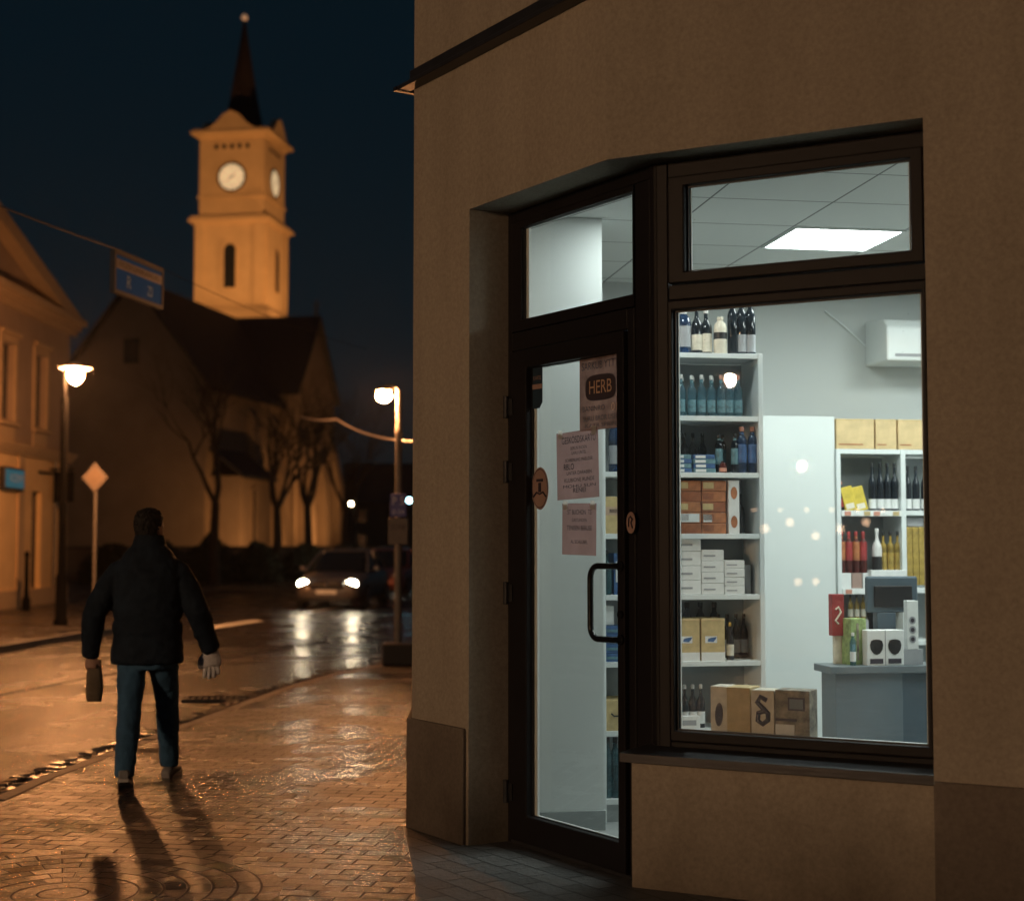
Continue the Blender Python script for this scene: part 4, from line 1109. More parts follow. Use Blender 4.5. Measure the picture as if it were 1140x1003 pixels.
nt.links.new(b2.outputs['Normal'], b.inputs['Normal']); nt.links.new(b.outputs['BSDF'], out.inputs['Surface'])
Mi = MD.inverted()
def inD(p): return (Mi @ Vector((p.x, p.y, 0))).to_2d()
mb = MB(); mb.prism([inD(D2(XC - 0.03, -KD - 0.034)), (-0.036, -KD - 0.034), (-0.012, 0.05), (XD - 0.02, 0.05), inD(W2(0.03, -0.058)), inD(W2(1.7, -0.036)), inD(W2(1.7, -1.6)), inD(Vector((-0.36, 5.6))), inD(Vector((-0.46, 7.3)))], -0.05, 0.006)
o = structure('entrance_spill_slabs', mb, m); o.matrix_world = MD
# circle of pavers
m = wetmat('circle_pavers', (0.027, 0.022, 0.020), 'brick', True)
mb = MB(); mb.f([mb.v((0.99 * math.cos(2 * math.pi * k / 64), 0.99 * math.sin(2 * math.pi * k / 64), 0)) for k in range(64)])
o = structure('pavement_circle', mb, m); o.location = (-2.05, 7.0, 0.004)

# ------------------------------------------------------------------ lamps
def lamp_glow(name, strength, col=(1.0, 0.62, 0.28)): return emat(name, col, strength)
M['lamp_on'] = lamp_glow('street_lamp_light', 1700.0, SOD)
M['lamp_back'] = lamp_glow('junction_lamp_light', 8600.0, (1.0, 0.60, 0.33))
M['lamp_on2'] = lamp_glow('street_lamp_light_small', 1700.0, SOD)
M['lamp_far'] = lamp_glow('far_lamp_light', 70.0, (1.0, 0.72, 0.40))
M['kiosk_lamp'] = lamp_glow('kiosk_lamp_light', 16.0, (1.0, 0.62, 0.38))
M['lamp_cool'] = lamp_glow('cool_lamp_light', 22.0, (0.45, 0.9, 1.0))
M['post_grey'] = pmat('galvanised_post', (0.16, 0.15, 0.14), 0.55, 0.3, var=0.15)
M['post_black'] = pmat('black_post', (0.004, 0.004, 0.0045), 0.9, spec=0.1)
M['sign_blue_glow'] = pmat('sign_blue_glow', (0.006, 0.035, 0.11), 0.9, var=0.12, spec=0.05, emis=(0.05, 0.2, 0.42), estr=0.05)  # faint glow put into the panel so it stays blue under orange light
M['sign_white'] = pmat('sign_white', (0.62, 0.60, 0.60), 0.45, var=0.08)
M['sign_dim'] = pmat('sign_violet_glow', (0.07, 0.065, 0.14), 0.6, var=0.12, emis=(0.2, 0.2, 0.5), estr=0.02)  # slight violet glow put into the panel, no lamp inside
M['sign_band'] = pmat('sign_band_grey', (0.20, 0.20, 0.23), 0.8, var=0.08)
M['sign_rim'] = pmat('sign_rim_grey', (0.05, 0.055, 0.07), 0.8, var=0.08)
M['sign_pale'] = pmat('sign_pale_blue', (0.22, 0.34, 0.42), 0.45)
M['sign_back'] = pmat('sign_back_grey', (0.15, 0.13, 0.12), 0.5, 0.2, var=0.15)

def globe_lamp(loc, h, label, group=None, r=0.15, mat='lamp_on'):
    t = empty('street_lamp', loc, 0, label, 'street lamp', group)
    mb = MB()
    mb.lathe([(0.14, 0), (0.14, 0.08), (0.11, 0.12), (0.105, 0.9), (0.075, 1.0), (0.065, h - 0.55), (0.055, h - 0.42)], seg=16)
    mb.build('pole', M['post_black'], t, smooth=True)
    mb = MB()
    mb.tube([(0, 0, h - 0.42), (0.0, 0, h + 0.10), (0.02, 0.0, h + 0.2)], 0.028, 8)
    mb.tube([(0.02, 0, h + 0.2), (0.10, 0, h + 0.26), (0.2, 0, h + 0.24)], 0.022, 8)
    mb.build('bracket', M['post_black'], t, smooth=True)
    mb = MB(); mb.lathe([(0.02, h + 0.27), (0.09, h + 0.245), (0.15, h + 0.18), (0.30, h + 0.155), (0.315, h + 0.135), (0.29, h + 0.125), (0.15, h + 0.14), (0.02, h + 0.142)], (0.20, 0, 0), 24)
    mb.build('lamp_cap', M['sign_white'], t, smooth=True)
    mb = MB(); mb.lathe([(0.02, h - r - 0.02), (r * 0.62, h - r * 0.82), (r * 0.95, h - r * 0.25), (r, h + 0.02), (r * 0.92, h + 0.115), (0.02, h + 0.118)], (0.20, 0, 0), 24)
    mb.build('lamp_globe', M[mat], t, smooth=True)
    return t
globe_lamp((-8.66, 29.1, 0.03), 4.80, 'black street lamp with lit globe under a disc cap, before the pale house')
# lamps across the junction, behind the viewpoint (they light the shop front and mirror in its panes)
globe_lamp((-16.9, -8.6, 0.0), 4.85, 'black street lamp with lit globe, across the junction and mirrored in the shop window', None, 0.085, 'lamp_back')
globe_lamp((-30.6, -23.7, 0.0), 4.1, 'distant black street lamp, mirrored small in the shop window', None, 0.085, 'lamp_back')
# side-arm lamp with two signs on its pole, at the kerb
t = empty('street_lamp', (-1.492, 19.85, 0.0), 0, 'slim street lamp with lit head and two small signs, at the kerb', 'street lamp')
mb = MB(); mb.lathe([(0.050, 0.30), (0.048, 1.2), (0.046, 1.9), (0.044, 3.0), (0.050, 3.02), (0.050, 3.10), (0.042, 3.12), (0.040, 3.60)], seg=14)
mb.build('pole', M['post_grey'], t, smooth=True)
mb = MB(); mb.box(-0.20, 0.23, -0.20, 0.22, 0.005, 0.30); mb.build('base_block', M['black'], t, bevel=0.03)
mb = MB(); mb.tube([(0, 0, 3.55), (-0.03, 0, 3.64), (-0.10, 0, 3.67), (-0.20, 0, 3.665)], 0.020, 8); mb.build('arm', M['post_grey'], t, smooth=True)
mb = MB(); mb.lathe([(0.02, 3.665), (0.07, 3.66), (0.11, 3.615), (0.115, 3.60), (0.02, 3.605)], (-0.20, 0, 0), 20); mb.build('lamp_cap', M['post_grey'], t, smooth=True)
mb = MB(); mb.ball((-0.20, 0, 3.53), 0.10, 16, 1, 1, 0.85); mb.build('lamp_globe', M['lamp_on2'], t, smooth=True)
mb = MB(); mb.box(-0.105, 0.105, -0.072, -0.056, 1.94, 2.24); p = mb.build('sign_panel', M['sign_dim'], t, bevel=0.003)
lettering('P 5', 0.15, p, (0, -0.0735, 2.14), M['sign_white'], width=0.15)
lettering('0-24', 0.08, p, (0, -0.0735, 2.00), M['sign_white'], width=0.15)
mb = MB(); mb.box(-0.125, 0.125, -0.072, -0.056, 1.58, 1.92); p = mb.build('sign_panel', M['sign_back'], t, bevel=0.003)
lettering('ZONE', 0.09, p, (0, -0.0735, 1.80), M['ink'], width=0.2)
# diamond sign on a post
t = empty('road_sign', (-8.80, 31.9, 0.03), R(-14), 'diamond shaped road sign on a thin grey post, beside the black lamp post', 'road sign')
mb = MB(); mb.tube([(0, 0, 0), (0, 0, 3.2)], 0.034, 10); mb.build('post', M['post_grey'], t)
mb = MB(); mb.slab([(-0.31, -0.04, 2.94), (0, -0.04, 2.62), (0.31, -0.04, 2.94), (0, -0.04, 3.26)], (0, -0.012, 0)); mb.build('sign_plate', M['sign_back'], t, bevel=0.008)
mb = MB(); mb.slab([(-0.23, -0.0525, 2.94), (0, -0.0525, 2.70), (0.23, -0.0525, 2.94), (0, -0.0525, 3.18)], (0, -0.003, 0)); mb.build('sign_face', pmat('sign_ochre', (0.17, 0.13, 0.10), 0.5), t)
# overhead cable and hanging blue sign
def sag(a, b, d, n=24):
    a, b = Vector(a), Vector(b)
    return [a.lerp(b, i / n) - Vector((0, 0, d * 4 * (i / n) * (1 - i / n))) for i in range(n + 1)]
M['cable'] = pmat('steel_cable', (0.10, 0.09, 0.09), 0.7, 0.0, spec=0.2)
M['tyre_black'] = pmat('black_wire', (0.006, 0.006, 0.007), 0.95, spec=0.02)
M['cable_pale'] = pmat('pale_cable_sheath', (0.34, 0.30, 0.28), 0.6)
mb = MB(); mb.tube(sag((-5.75, 8.3, 4.70), (-4.25, 16.0, 4.74), 0.06, 12) + [Vector((-4.02, 17.2, 4.74))], 0.009, 6)
tag(mb.build('overhead_cable', M['cable']), 'overhead steel cable running past the house gable to the blue sign', 'cable')
mb = MB(); mb.tube(sag((-4.02, 17.2, 4.74), (-2.45, 25.3, 4.85), 0.08, 12), 0.004, 5); tag(mb.build('overhead_cable', M['tyre_black']), 'thin dark wire leaving the right end of the blue hanging sign', 'cable')
t = empty('hanging_sign', (-4.155, 16.6, 4.50), R(79), 'blue hanging sign with a white text band, on the overhead cable', 'sign')
mb = MB(); mb.box(-0.60, 0.60, -0.02, 0.02, -0.205, 0.205)
mb.build('sign_panel', M['sign_blue_glow'], t, bevel=0.004)
mb = MB(); mb.ringframe((-0.625, 0.625, -0.23, 0.23), (-0.585, 0.585, -0.19, 0.19), -0.03, 0.03); mb.build('sign_rim', M['sign_rim'], t)
mb = MB(); mb.box(-0.584, 0.584, -0.026, -0.021, 0.045, 0.145); mb.build('white_band', M['sign_band'], t)
for sx in (-0.45, 0.45):
    mb = MB(); mb.tube([(sx, 0, 0.231), (sx, 0, 0.262)], 0.014, 6); mb.build('hanger', M['post_grey'], t)
lettering('FEZKUNRARUG', 0.085, t, (0, -0.028, 0.095), M['ink'], width=1.02)
lettering('R', 0.20, t, (-0.26, -0.0225, -0.075), M['sign_pale'])
lettering('ZI', 0.16, t, (0.28, -0.0225, -0.085), M['sign_pale'])
mb = MB(); mb.tube(sag((-5.75, 41.0, 5.02), (-3.55, 30.5, 4.1), 0.05, 12) + sag((-3.55, 30.5, 4.1), (-1.0, 18.0, 2.80), 0.12, 12)[1:], 0.020, 6)
tag(mb.build('overhead_cable', M['cable_pale']), 'sagging pale cable in front of the church, lit by the lamp near the shop corner', 'cable')

# ------------------------------------------------------------------ distant small lights
for x, y, z, mk, nm, lab in ((-6.45, 60.5, 3.12, 'lamp_far', 'street_lamp', 'far street lamp at the end of the street, beyond the parked cars'),
                             (-5.75, 57.0, 1.20, 'lamp_far', 'street_lamp', 'low bollard lamp glowing far down the street, above the lit car'),
                             (-4.22, 62.0, 3.30, 'lamp_cool', 'traffic_light', 'pale blue-green traffic light far down the street, beside the signs on the slim lamp')):
    t = empty(nm, (x, y, 0.03), 0, lab, nm.replace('_', ' '))
    mb = MB(); mb.tube([(0.14, 0.1, 0), (0.14, 0.1, z + 0.1)], 0.05, 8); mb.build('pole', M['post_black'], t)
    mb = MB(); mb.box(0.0, 0.18, 0.05, 0.16, z + 0.1, z + 0.2); mb.build('lamp_housing', M['post_black'], t)
    mb = MB(); mb.ball((0, 0, z), 0.075 if mk != 'lamp_cool' else 0.10, 12); mb.build('lamp_lens', M[mk], t, smooth=True)

# ------------------------------------------------------------------ pale house on the left
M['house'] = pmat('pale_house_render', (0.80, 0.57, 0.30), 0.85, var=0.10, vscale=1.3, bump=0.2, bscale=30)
M['house_up'] = pmat('shaded_house_render', (0.36, 0.27, 0.20), 0.85, var=0.10, vscale=1.3, bump=0.2, bscale=30)  # upper storey: weaker lamp light put into a darker base colour
M['house_trim'] = pmat('house_stucco_trim', (0.50, 0.37, 0.23), 0.8, var=0.08, vscale=3)
M['dark_pane'] = pmat('unlit_window_glass', (0.015, 0.018, 0.022), 0.12, var=0.2)
M['dark_frame'] = pmat('dark_window_frame', (0.06, 0.05, 0.045), 0.5)
M['roof'] = pmat('dark_roof_tiles', (0.030, 0.035, 0.048), 0.75, var=0.3, vscale=4, bump=0.5, bscale=12)
M['teal_sign'] = pmat('teal_lit_sign', (0.02, 0.10, 0.14), 0.4, var=0.3, emis=(0.08, 0.40, 0.55), estr=0.16)
MH = frame((-12.0, 40.7, 0.03), R(90))
house = empty('town_house', (0, 0, 0), 0, 'pale two-storey town house with pediment gable and stucco cornices, across the street', 'house')
def wall_with_holes(mb, x0, x1, z0, z1, holes, y0, y1):
    """front wall cut by rectangular openings (x0, x1, z0, z1)"""
    xs = sorted({x0, x1, *[h[0] for h in holes], *[h[1] for h in holes]})
    for a, b in zip(xs, xs[1:]):
        zs = [(z0, z1)]
        for h in holes:
            if h[0] <= a + 1e-6 and h[1] >= b - 1e-6:
                new = []
                for c, d in zs:
                    if h[2] > c: new.append((c, min(d, h[2])))
                    if h[3] < d: new.append((max(c, h[3]), d))
                zs = [q for q in new if q[1] - q[0] > 1e-5]
        for c, d in zs: mb.box(a, b, y0, y1, c, d)
UPW = [(-2.95, -2.05, 4.47, 6.32), (-5.45, -4.55, 4.47, 6.32), (-7.95, -7.05, 4.47, 6.32), (-10.45, -9.55, 4.47, 6.32)]
DNW = [(-2.95, -2.20, 0.42, 2.86), (-8.2, -7.0, 0.0, 2.86), (-10.6, -9.4, 0.7, 2.86)]
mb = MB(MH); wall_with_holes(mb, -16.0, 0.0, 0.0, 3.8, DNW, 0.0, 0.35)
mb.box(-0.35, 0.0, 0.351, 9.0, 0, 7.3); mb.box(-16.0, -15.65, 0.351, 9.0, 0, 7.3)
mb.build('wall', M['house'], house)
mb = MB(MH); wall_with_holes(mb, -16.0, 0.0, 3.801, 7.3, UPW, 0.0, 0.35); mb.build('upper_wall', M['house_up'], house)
for (a, b, c, d) in UPW + DNW:
    mb = MB(MH); mb.ringframe((a, b, c, d), (a + 0.07, b - 0.07, c + 0.07, d - 0.07), 0.14, 0.22)
    mb.box((a + b) / 2 - 0.025, (a + b) / 2 + 0.025, 0.145, 0.2, c + 0.07, d - 0.07); mb.box(a + 0.07, b - 0.07, 0.146, 0.199, c + (d - c) * 0.68 - 0.03, c + (d - c) * 0.68 + 0.03)
    w = mb.build('window', M['dark_frame'], house)
    mb = MB(MH); mb.f([mb.v((a + 0.06, 0.19, c + 0.06)), mb.v((b - 0.06, 0.19, c + 0.06)), mb.v((b - 0.06, 0.19, d - 0.06)), mb.v((a + 0.06, 0.19, d - 0.06))]); mb.build('pane', M['dark_pane'], w)
    if c > 4:
        mb = MB(MH); mb.ringframe((a - 0.16, b + 0.16, c - 0.10, d + 0.18), (a, b, c, d), -0.05, -0.001); mb.box(a - 0.24, b + 0.24, -0.14, -0.051, d + 0.19, d + 0.28); mb.box(a - 0.2, b + 0.2, -0.13, -0.051, c - 0.12, c - 0.06); mb.build('surround', M['house_trim'], w)
        mb = MB(MH); mb.box(a - 0.10, b + 0.10, -0.03, -0.001, 3.98, c - 0.14); mb.build('apron_panel', M['house_trim'], w, bevel=0.01)
mb = MB(MH)
for z0, z1, pr in ((3.70, 3.78, 0.10), (3.781, 3.86, 0.18), (3.861, 3.93, 0.25)): mb.box(-16.1, 0.10, -pr, -0.001, z0, z1)
mb.build('cornice', M['house_trim'], house)
mb = MB(MH)
for z0, z1, pr in ((7.18, 7.30, 0.12), (7.301, 7.44, 0.24), (7.441, 7.60, 0.40)): mb.box(-16.3, 0.30, -pr, 0.35 if z0 > 7.30 else -0.001, z0, z1)
mb.build('cornice', M['house_trim'], house)
mb = MB(MH); mb.box(-16.0, 0.0, -0.06, -0.001, 0, 0.42); mb.build('plinth', M['house_trim'], house)
for x in (-0.42, -3.9, -6.4, -8.9):
    mb = MB(MH); mb.box(x - 0.22, x + 0.22, -0.05, -0.002, 0.43, 3.69); mb.build('pilaster', M['house_trim'], house)
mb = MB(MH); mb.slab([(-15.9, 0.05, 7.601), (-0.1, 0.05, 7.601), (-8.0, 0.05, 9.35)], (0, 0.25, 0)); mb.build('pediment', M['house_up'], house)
mb = MB(MH)
mb.slab([(-0.0, -0.32, 7.602), (0.28, -0.32, 7.602), (-8.0, -0.32, 9.65), (-8.0, -0.32, 9.28), (-1.3, -0.32, 7.602)], (0, 0.36, 0))
mb.slab([(-16.0, -0.32, 7.602), (-14.7, -0.32, 7.602), (-8.001, -0.32, 9.28), (-8.001, -0.32, 9.65), (-16.28, -0.32, 7.602)], (0, 0.36, 0))
mb.build('pediment_cornice', M['house_trim'], house)
mb = MB(MH); mb.slab([(-8.0, 0.31, 9.66), (0.35, 0.31, 7.58), (0.35, 9.0, 7.58), (-8.0, 9.0, 9.66)], (0, 0, 0.12)); mb.slab([(-8.0, 0.31, 9.66), (-16.35, 0.31, 7.58), (-16.35, 9.0, 7.58), (-8.0, 9.0, 9.66)][::-1], (0, 0, 0.12)); mb.build('roof', M['roof'], house)
mb = MB(MH); mb.tube([(-1.35, -0.08, 0.45), (-1.35, -0.08, 3.7)], 0.045, 8); mb.build('downpipe', M['post_grey'], house)
t = empty('shop_sign', MH @ Vector((-4.75, -0.10, 3.09)), R(90), 'teal lit sign board on the ground floor of the pale house', 'sign')
mb = MB(); mb.box(-0.72, 0.72, -0.05, 0.09, -0.26, 0.26); mb.build('board', M['black'], t, bevel=0.01)
mb = MB(); mb.box(-0.66, 0.66, -0.058, -0.051, -0.21, 0.21); mb.build('lit_face', M['teal_sign'], t)
lettering('KZIM', 0.26, t, (0.1, -0.062, 0.0), M['sign_white'], width=0.9)
t = empty('projecting_sign', MH @ Vector((-1.55, 0, 3.05)), R(90), 'dark box sign hanging from an iron bracket on the pale house', 'sign')
mb = MB(); mb.tube([(-1.1, -0.07, 0.30), (0.05, -0.07, 0.32)], 0.03, 8); mb.tube([(-0.02, -0.0, 0.42), (-0.02, -0.62, 0.42)], 0.025, 8); mb.tube([(-0.02, -0.38, 0.43), (-0.02, -0.38, 0.52), (0.0, -0.34, 0.58)], 0.02, 6); mb.build('bracket', M['post_black'], t)
mb = MB(); mb.box(-0.07, 0.06, -0.62, -0.12, -0.42, 0.36); mb.build('sign_box', M['post_black'], t, bevel=0.02)
t = empty('bollard', (-11.35, 35.4, 0.03), 0, 'thin dark bollard post at the foot of the pale house', 'bollard')
mb = MB(); mb.lathe([(0.10, 0), (0.10, 0.25), (0.06, 0.32), (0.05, 1.25), (0.07, 1.28), (0.05, 1.36), (0.01, 1.38)], seg=12); mb.build('shaft', M['post_black'], t, smooth=True)

# ------------------------------------------------------------------ church
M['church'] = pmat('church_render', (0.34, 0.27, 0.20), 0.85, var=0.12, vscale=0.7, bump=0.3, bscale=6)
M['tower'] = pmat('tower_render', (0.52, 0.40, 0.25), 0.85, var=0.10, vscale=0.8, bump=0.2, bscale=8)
M['spire'] = pmat('dark_copper_spire', (0.020, 0.013, 0.016), 0.8, 0.0, var=0.2)
M['clock'] = pmat('lit_clock_face', (0.62, 0.58, 0.48), 0.5, var=0.35, vscale=3.0, emis=(1.0, 0.80, 0.46), estr=0.45)
church = empty('church', (0, 0, 0), 0, 'church with dark roof and floodlit orange clock tower with spire', 'church')
ga = R(10.5)
MC = frame((-21.3, 84.0, 0.0), R(90) - ga)        # local x: along the ridge, local y: to the left
# nave: ridge z 16.2, eaves 10.5, half width 5.3, length 17
nL, nW_, eZ, rZ = 20.0, 4.44, 10.5, 16.3
mb = MB(MC)
mb.slab([(0, -nW_, 0), (0, nW_, 0), (0, nW_, eZ), (0, 0, rZ - 0.15), (0, -nW_, eZ)], (0.6, 0, 0))
mb.box(0.601, nL, -nW_, -nW_ + 0.6, 0, eZ); mb.box(0.601, nL, nW_ - 0.6, nW_, 0, eZ)
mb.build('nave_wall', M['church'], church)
mb = MB(MC)
mb.slab([(-0.3, -nW_ - 0.45, eZ - 0.5), (nL - 0.4, -nW_ - 0.45, eZ - 0.5), (nL - 0.4, 0, rZ), (-0.3, 0, rZ)], (0, 0, 0.22))
mb.slab([(-0.3, nW_ + 0.45, eZ - 0.5), (nL - 0.4, nW_ + 0.45, eZ - 0.5), (nL - 0.4, 0.001, rZ), (-0.3, 0.001, rZ)], (0, 0, 0.22))
mb.build('nave_roof', M['roof'], church)
mb = MB(MC); mb.box(-0.06, -0.002, -0.45, 0.45, 11.6, 13.0); w = mb.build('gable_window', M['dark_pane'], church)
for i, x in enumerate((6.6, 10.4)):
    mb = MB(MC); mb.slab([(x, -nW_ - 0.002, 0), (x, -nW_ - 1.1, 0), (x, -nW_ - 1.0, 5.4), (x, -nW_ - 0.5, 7.0), (x, -nW_ - 0.4, 9.0), (x, -nW_ - 0.002, 9.6)], (0.75, 0, 0)); mb.build('buttress', M['church'], church)
def lancet(Mx, x, z0, w, h, y, name, parent, frame_mat):
    pts = [(x - w / 2, z0), (x + w / 2, z0), (x + w / 2, z0 + h - w * 0.5)] + [(x + w / 2 * math.cos(a), z0 + h - w * 0.5 + w * 0.5 * math.sin(a)) for a in [math.pi * k / 8 for k in range(1, 8)]] + [(x - w / 2, z0 + h - w * 0.5)]
    mb = MB(Mx); mb.f([mb.v((px, y, pz)) for px, pz in pts]); o = mb.build(name, M['dark_pane'], parent)
    k = 1.0 + 0.25 / w * 0.8
    big = [(x + (px - x) * (1 + 0.22 / w), z0 + (pz - z0) * (1 + 0.15 / h) - 0.06) for px, pz in pts]
    mb = MB(Mx); n = len(pts)
    a = [mb.v((p[0], y - 0.06, p[1])) for p in big]; c = [mb.v((p[0], y - 0.06, p[1])) for p in pts]; d = [mb.v((p[0], y + 0.02, p[1])) for p in pts]; e = [mb.v((p[0], y + 0.02, p[1])) for p in big]
    for i in range(n):
        j = (i + 1) % n
        mb.f([a[i], a[j], c[j], c[i]]); mb.f([c[i], c[j], d[j], d[i]]); mb.f([e[i], e[j], a[j], a[i]])
    mb.build('surround', frame_mat, o)
    return o
for x in (8.9,):
    # the right wall faces local -y: same sense as the facade frames
    lancet(MC, x, 2.6, 0.9, 4.6, -nW_ - 0.02, 'nave_window', church, M['church'])
# lean-to sacristy against the right wall
mb = MB(MC); mb.prism([(0.75, -nW_ - 1.75), (5.8, -nW_ - 1.75), (5.8, -nW_ - 0.002), (0.75, -nW_ - 0.002)], 0, 5.3); mb.build('sacristy_wall', M['church'], church)
mb = MB(MC); mb.slab([(0.5, -nW_ - 2.05, 5.15), (6.1, -nW_ - 2.05, 5.15), (6.1, -nW_ - 0.01, 6.7), (0.5, -nW_ - 0.01, 6.7)], (0, 0, 0.2)); mb.build('sacristy_roof', M['roof'], church)
lancet(MC, 2.9, 1.5, 0.55, 3.2, -nW_ - 1.77, 'sacristy_window', church, M['church'])
# gabled transept facing the street on the right
P1 = Vector((-13.7, 95.0)); P2 = Vector((-12.15, 103.0)); PM = (P1 + P2) / 2
inw = Vector((-(P2 - P1).y, (P2 - P1).x)).normalized()
mb = MB(); mb.slab([(*P1, 0), (*P2, 0), (*P2, 11.2), (*PM, 16.1), (*P1, 11.2)], (inw.x * 0.7, inw.y * 0.7, 0)); q = P1 + inw * 6
mb.slab([(*(P1 + inw * 0.701), 0), (*q, 0), (*q, 11.2), (*(P1 + inw * 0.701), 11.2)], ((P2 - P1).x * 0.07, (P2 - P1).y * 0.07, 0))
mb.build('transept_wall', M['church'], church)
mb = MB()
for A in (P1, P2):
    d = (A - PM) * 1.08
    o1 = PM - inw * 0.35; o2 = PM + inw * 9
    mb.slab([(*(o1 + d), 10.9), (*(o2 + d), 10.9), (*o2, 16.35), (*o1, 16.35)], (0, 0, 0.2))
mb.build('transept_roof', M['roof'], church)
mb = MB(); mb.tube([(PM.x, PM.y, 16.5), (PM.x, PM.y, 17.6)], 0.06, 6); mb.tube([(PM.x - 0.28, PM.y, 17.2), (PM.x + 0.28, PM.y, 17.2)], 0.05, 6); mb.ball((PM.x, PM.y, 16.75), 0.16, 10); mb.build('gable_cross', M['post_grey'], church)
MT2 = frame((P1.x, P1.y, 0), math.atan2((P2 - P1).y, (P2 - P1).x))
for x in (1.0, 4.0, 7.0):
    mb = MB(MT2); mb.slab([(x - 0.5, -0.002, 0), (x - 0.5, -1.0, 0), (x - 0.5, -0.9, 5.5), (x - 0.5, -0.35, 8.2), (x - 0.5, -0.002, 9.0)], (1.0, 0, 0)); mb.build('buttress', M['church'], church)
for x in (2.5, 5.5): lancet(MT2, x, 2.8, 0.9, 5.0, -0.02, 'nave_window', church, M['church'])
# tower
tw = 5.2; th_ = R(8.5)
MTW = frame((-17.25, 104.6, 0), -th_) @ Matrix.Translation((-tw / 2, tw / 2, 0))   # local centre of the tower, front faces local -y
tower = MB(MTW); h2 = tw / 2
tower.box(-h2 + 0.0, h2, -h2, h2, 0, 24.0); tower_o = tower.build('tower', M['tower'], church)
mb = MB(MTW); mb.box(-h2 + 0.22, h2 - 0.22, -h2 + 0.22, h2 - 0.22, 24.55, 30.2); mb.build('belfry', M['tower'], tower_o)
mb = MB(MTW)
for z0, z1, pr in ((24.001, 24.15, 0.15), (24.151, 24.35, 0.38), (24.351, 24.54, 0.22)): mb.box(-h2 - pr, h2 + pr, -h2 - pr, h2 + pr, z0, z1)
mb.build('cornice', M['tower'], tower_o)
mb = MB(MTW); mb.ell([(0, 0, 17.2, h2 + 0.55, h2 + 0.55), (0, 0, 17.7, h2 + 0.50, h2 + 0.50), (0, 0, 18.2, h2 + 0.05, h2 + 0.05), (0, 0, 18.35, h2 + 0.04, h2 + 0.04)], 16, 40); mb.build('base_flare', M['tower'], tower_o)
mb = MB(MTW)
for z0, z1, pr in ((30.201, 30.4, 0.0), (30.401, 30.6, 0.30), (30.601, 30.75, 0.18)): mb.box(-h2 - pr, h2 + pr, -h2 - pr, h2 + pr, z0, z1)
mb.build('top_cornice', M['tower'], tower_o)
mb = MB(MTW); mb.box(-h2 + 0.1, h2 - 0.1, -h2 + 0.1, h2 - 0.1, 25.9, 26.05); mb.build('string_course', M['tower'], tower_o)
def rot4(k): return MTW @ Matrix.Rotation(R(90 * k), 4, 'Z')
for k in (0, 1, 2, 3):
    Mx = rot4(k)
    mb = MB(Mx)
    g = [(-1.75, 30.752), (-1.2, 31.1), (-0.6, 31.75), (0.0, 32.05), (0.6, 31.75), (1.2, 31.1), (1.75, 30.752)]
    mb.slab([(x, -h2 - 0.17, z) for x, z in g], (0, 0.5, 0)); mb.build('gablet', M['tower'], tower_o)
    if k > 1: continue
    mb = MB(Mx); yf = -h2 + 0.22
    mb.f([mb.v((0.93 * math.cos(2 * math.pi * i / 36), yf - 0.05, 27.35 + 0.93 * math.sin(2 * math.pi * i / 36))) for i in range(36)]); cf = mb.build('clock_face', M['clock'], tower_o)
    mb = MB(Mx)
    a = [mb.v((0.93 * math.cos(2 * math.pi * i / 36), yf - 0.06, 27.35 + 0.93 * math.sin(2 * math.pi * i / 36))) for i in range(36)]
    b_ = [mb.v((1.08 * math.cos(2 * math.pi * i / 36), yf - 0.06, 27.35 + 1.08 * math.sin(2 * math.pi * i / 36))) for i in range(36)]
    for i in range(36): mb.f([a[i], a[(i + 1) % 36], b_[(i + 1) % 36], b_[i]])
    mb.build('clock_rim', M['spire'], cf)
    mb = MB(Mx)
    for i in range(12):
        a_ = 2 * math.pi * i / 12; s_, c_ = math.sin(a_), math.cos(a_)
        mb.slab([(0.72 * s_ - 0.03 * c_, yf - 0.056, 27.35 + 0.72 * c_ + 0.03 * s_), (0.72 * s_ + 0.03 * c_, yf - 0.056, 27.35 + 0.72 * c_ - 0.03 * s_), (0.87 * s_ + 0.03 * c_, yf - 0.056, 27.35 + 0.87 * c_ - 0.03 * s_), (0.87 * s_ - 0.03 * c_, yf - 0.056, 27.35 + 0.87 * c_ + 0.03 * s_)], (0, 0.004, 0))
    mb.build('hour_marks', M['spire'], cf)
    for ang, ln_, wd in ((R(48), 0.52, 0.05), (R(232), 0.72, 0.035)):
        s_, c_ = math.sin(ang), math.cos(ang)
        mb = MB(Mx); mb.slab([(-wd * c_, yf - 0.07, 27.35 + wd * s_), (wd * c_, yf - 0.07, 27.35 - wd * s_), (ln_ * s_, yf - 0.07, 27.35 + ln_ * c_)], (0, 0.006, 0)); mb.build('clock_hand', M['spire'], cf)
    for i in range(5):
        mb = MB(Mx); x = -1.14 + i * 0.57
        mb.f([mb.v((x + 0.15 * math.cos(2 * math.pi * q_ / 12), yf - 0.03, 29.55 + 0.19 * math.sin(2 * math.pi * q_ / 12))) for q_ in range(12)]); mb.build('louvre_hole', M['dark_pane'], tower_o)
    lancet(Mx, 0.0, 19.45, 0.85, 3.1, -h2 - 0.02, 'belfry_window', tower_o, M['tower'])
    for sx in (-1, 1):
        mb = MB(Mx); mb.box(sx * (h2 - 0.42) - 0.32, sx * (h2 - 0.42) + 0.32, -h2 - 0.08, -h2 - 0.002, 18.4, 23.99); mb.build('pilaster', M['tower'], tower_o)
mb = MB(MTW); mb.ell([(0, 0, 30.76, 2.0, 2.0), (0, 0, 31.4, 1.5, 1.5), (0, 0, 33.6, 1.05, 1.05), (0, 0, 36.8, 0.50, 0.50), (0, 0, 39.55, 0.06, 0.06)], 8, 2.0); mb.build('spire', M['spire'], tower_o)
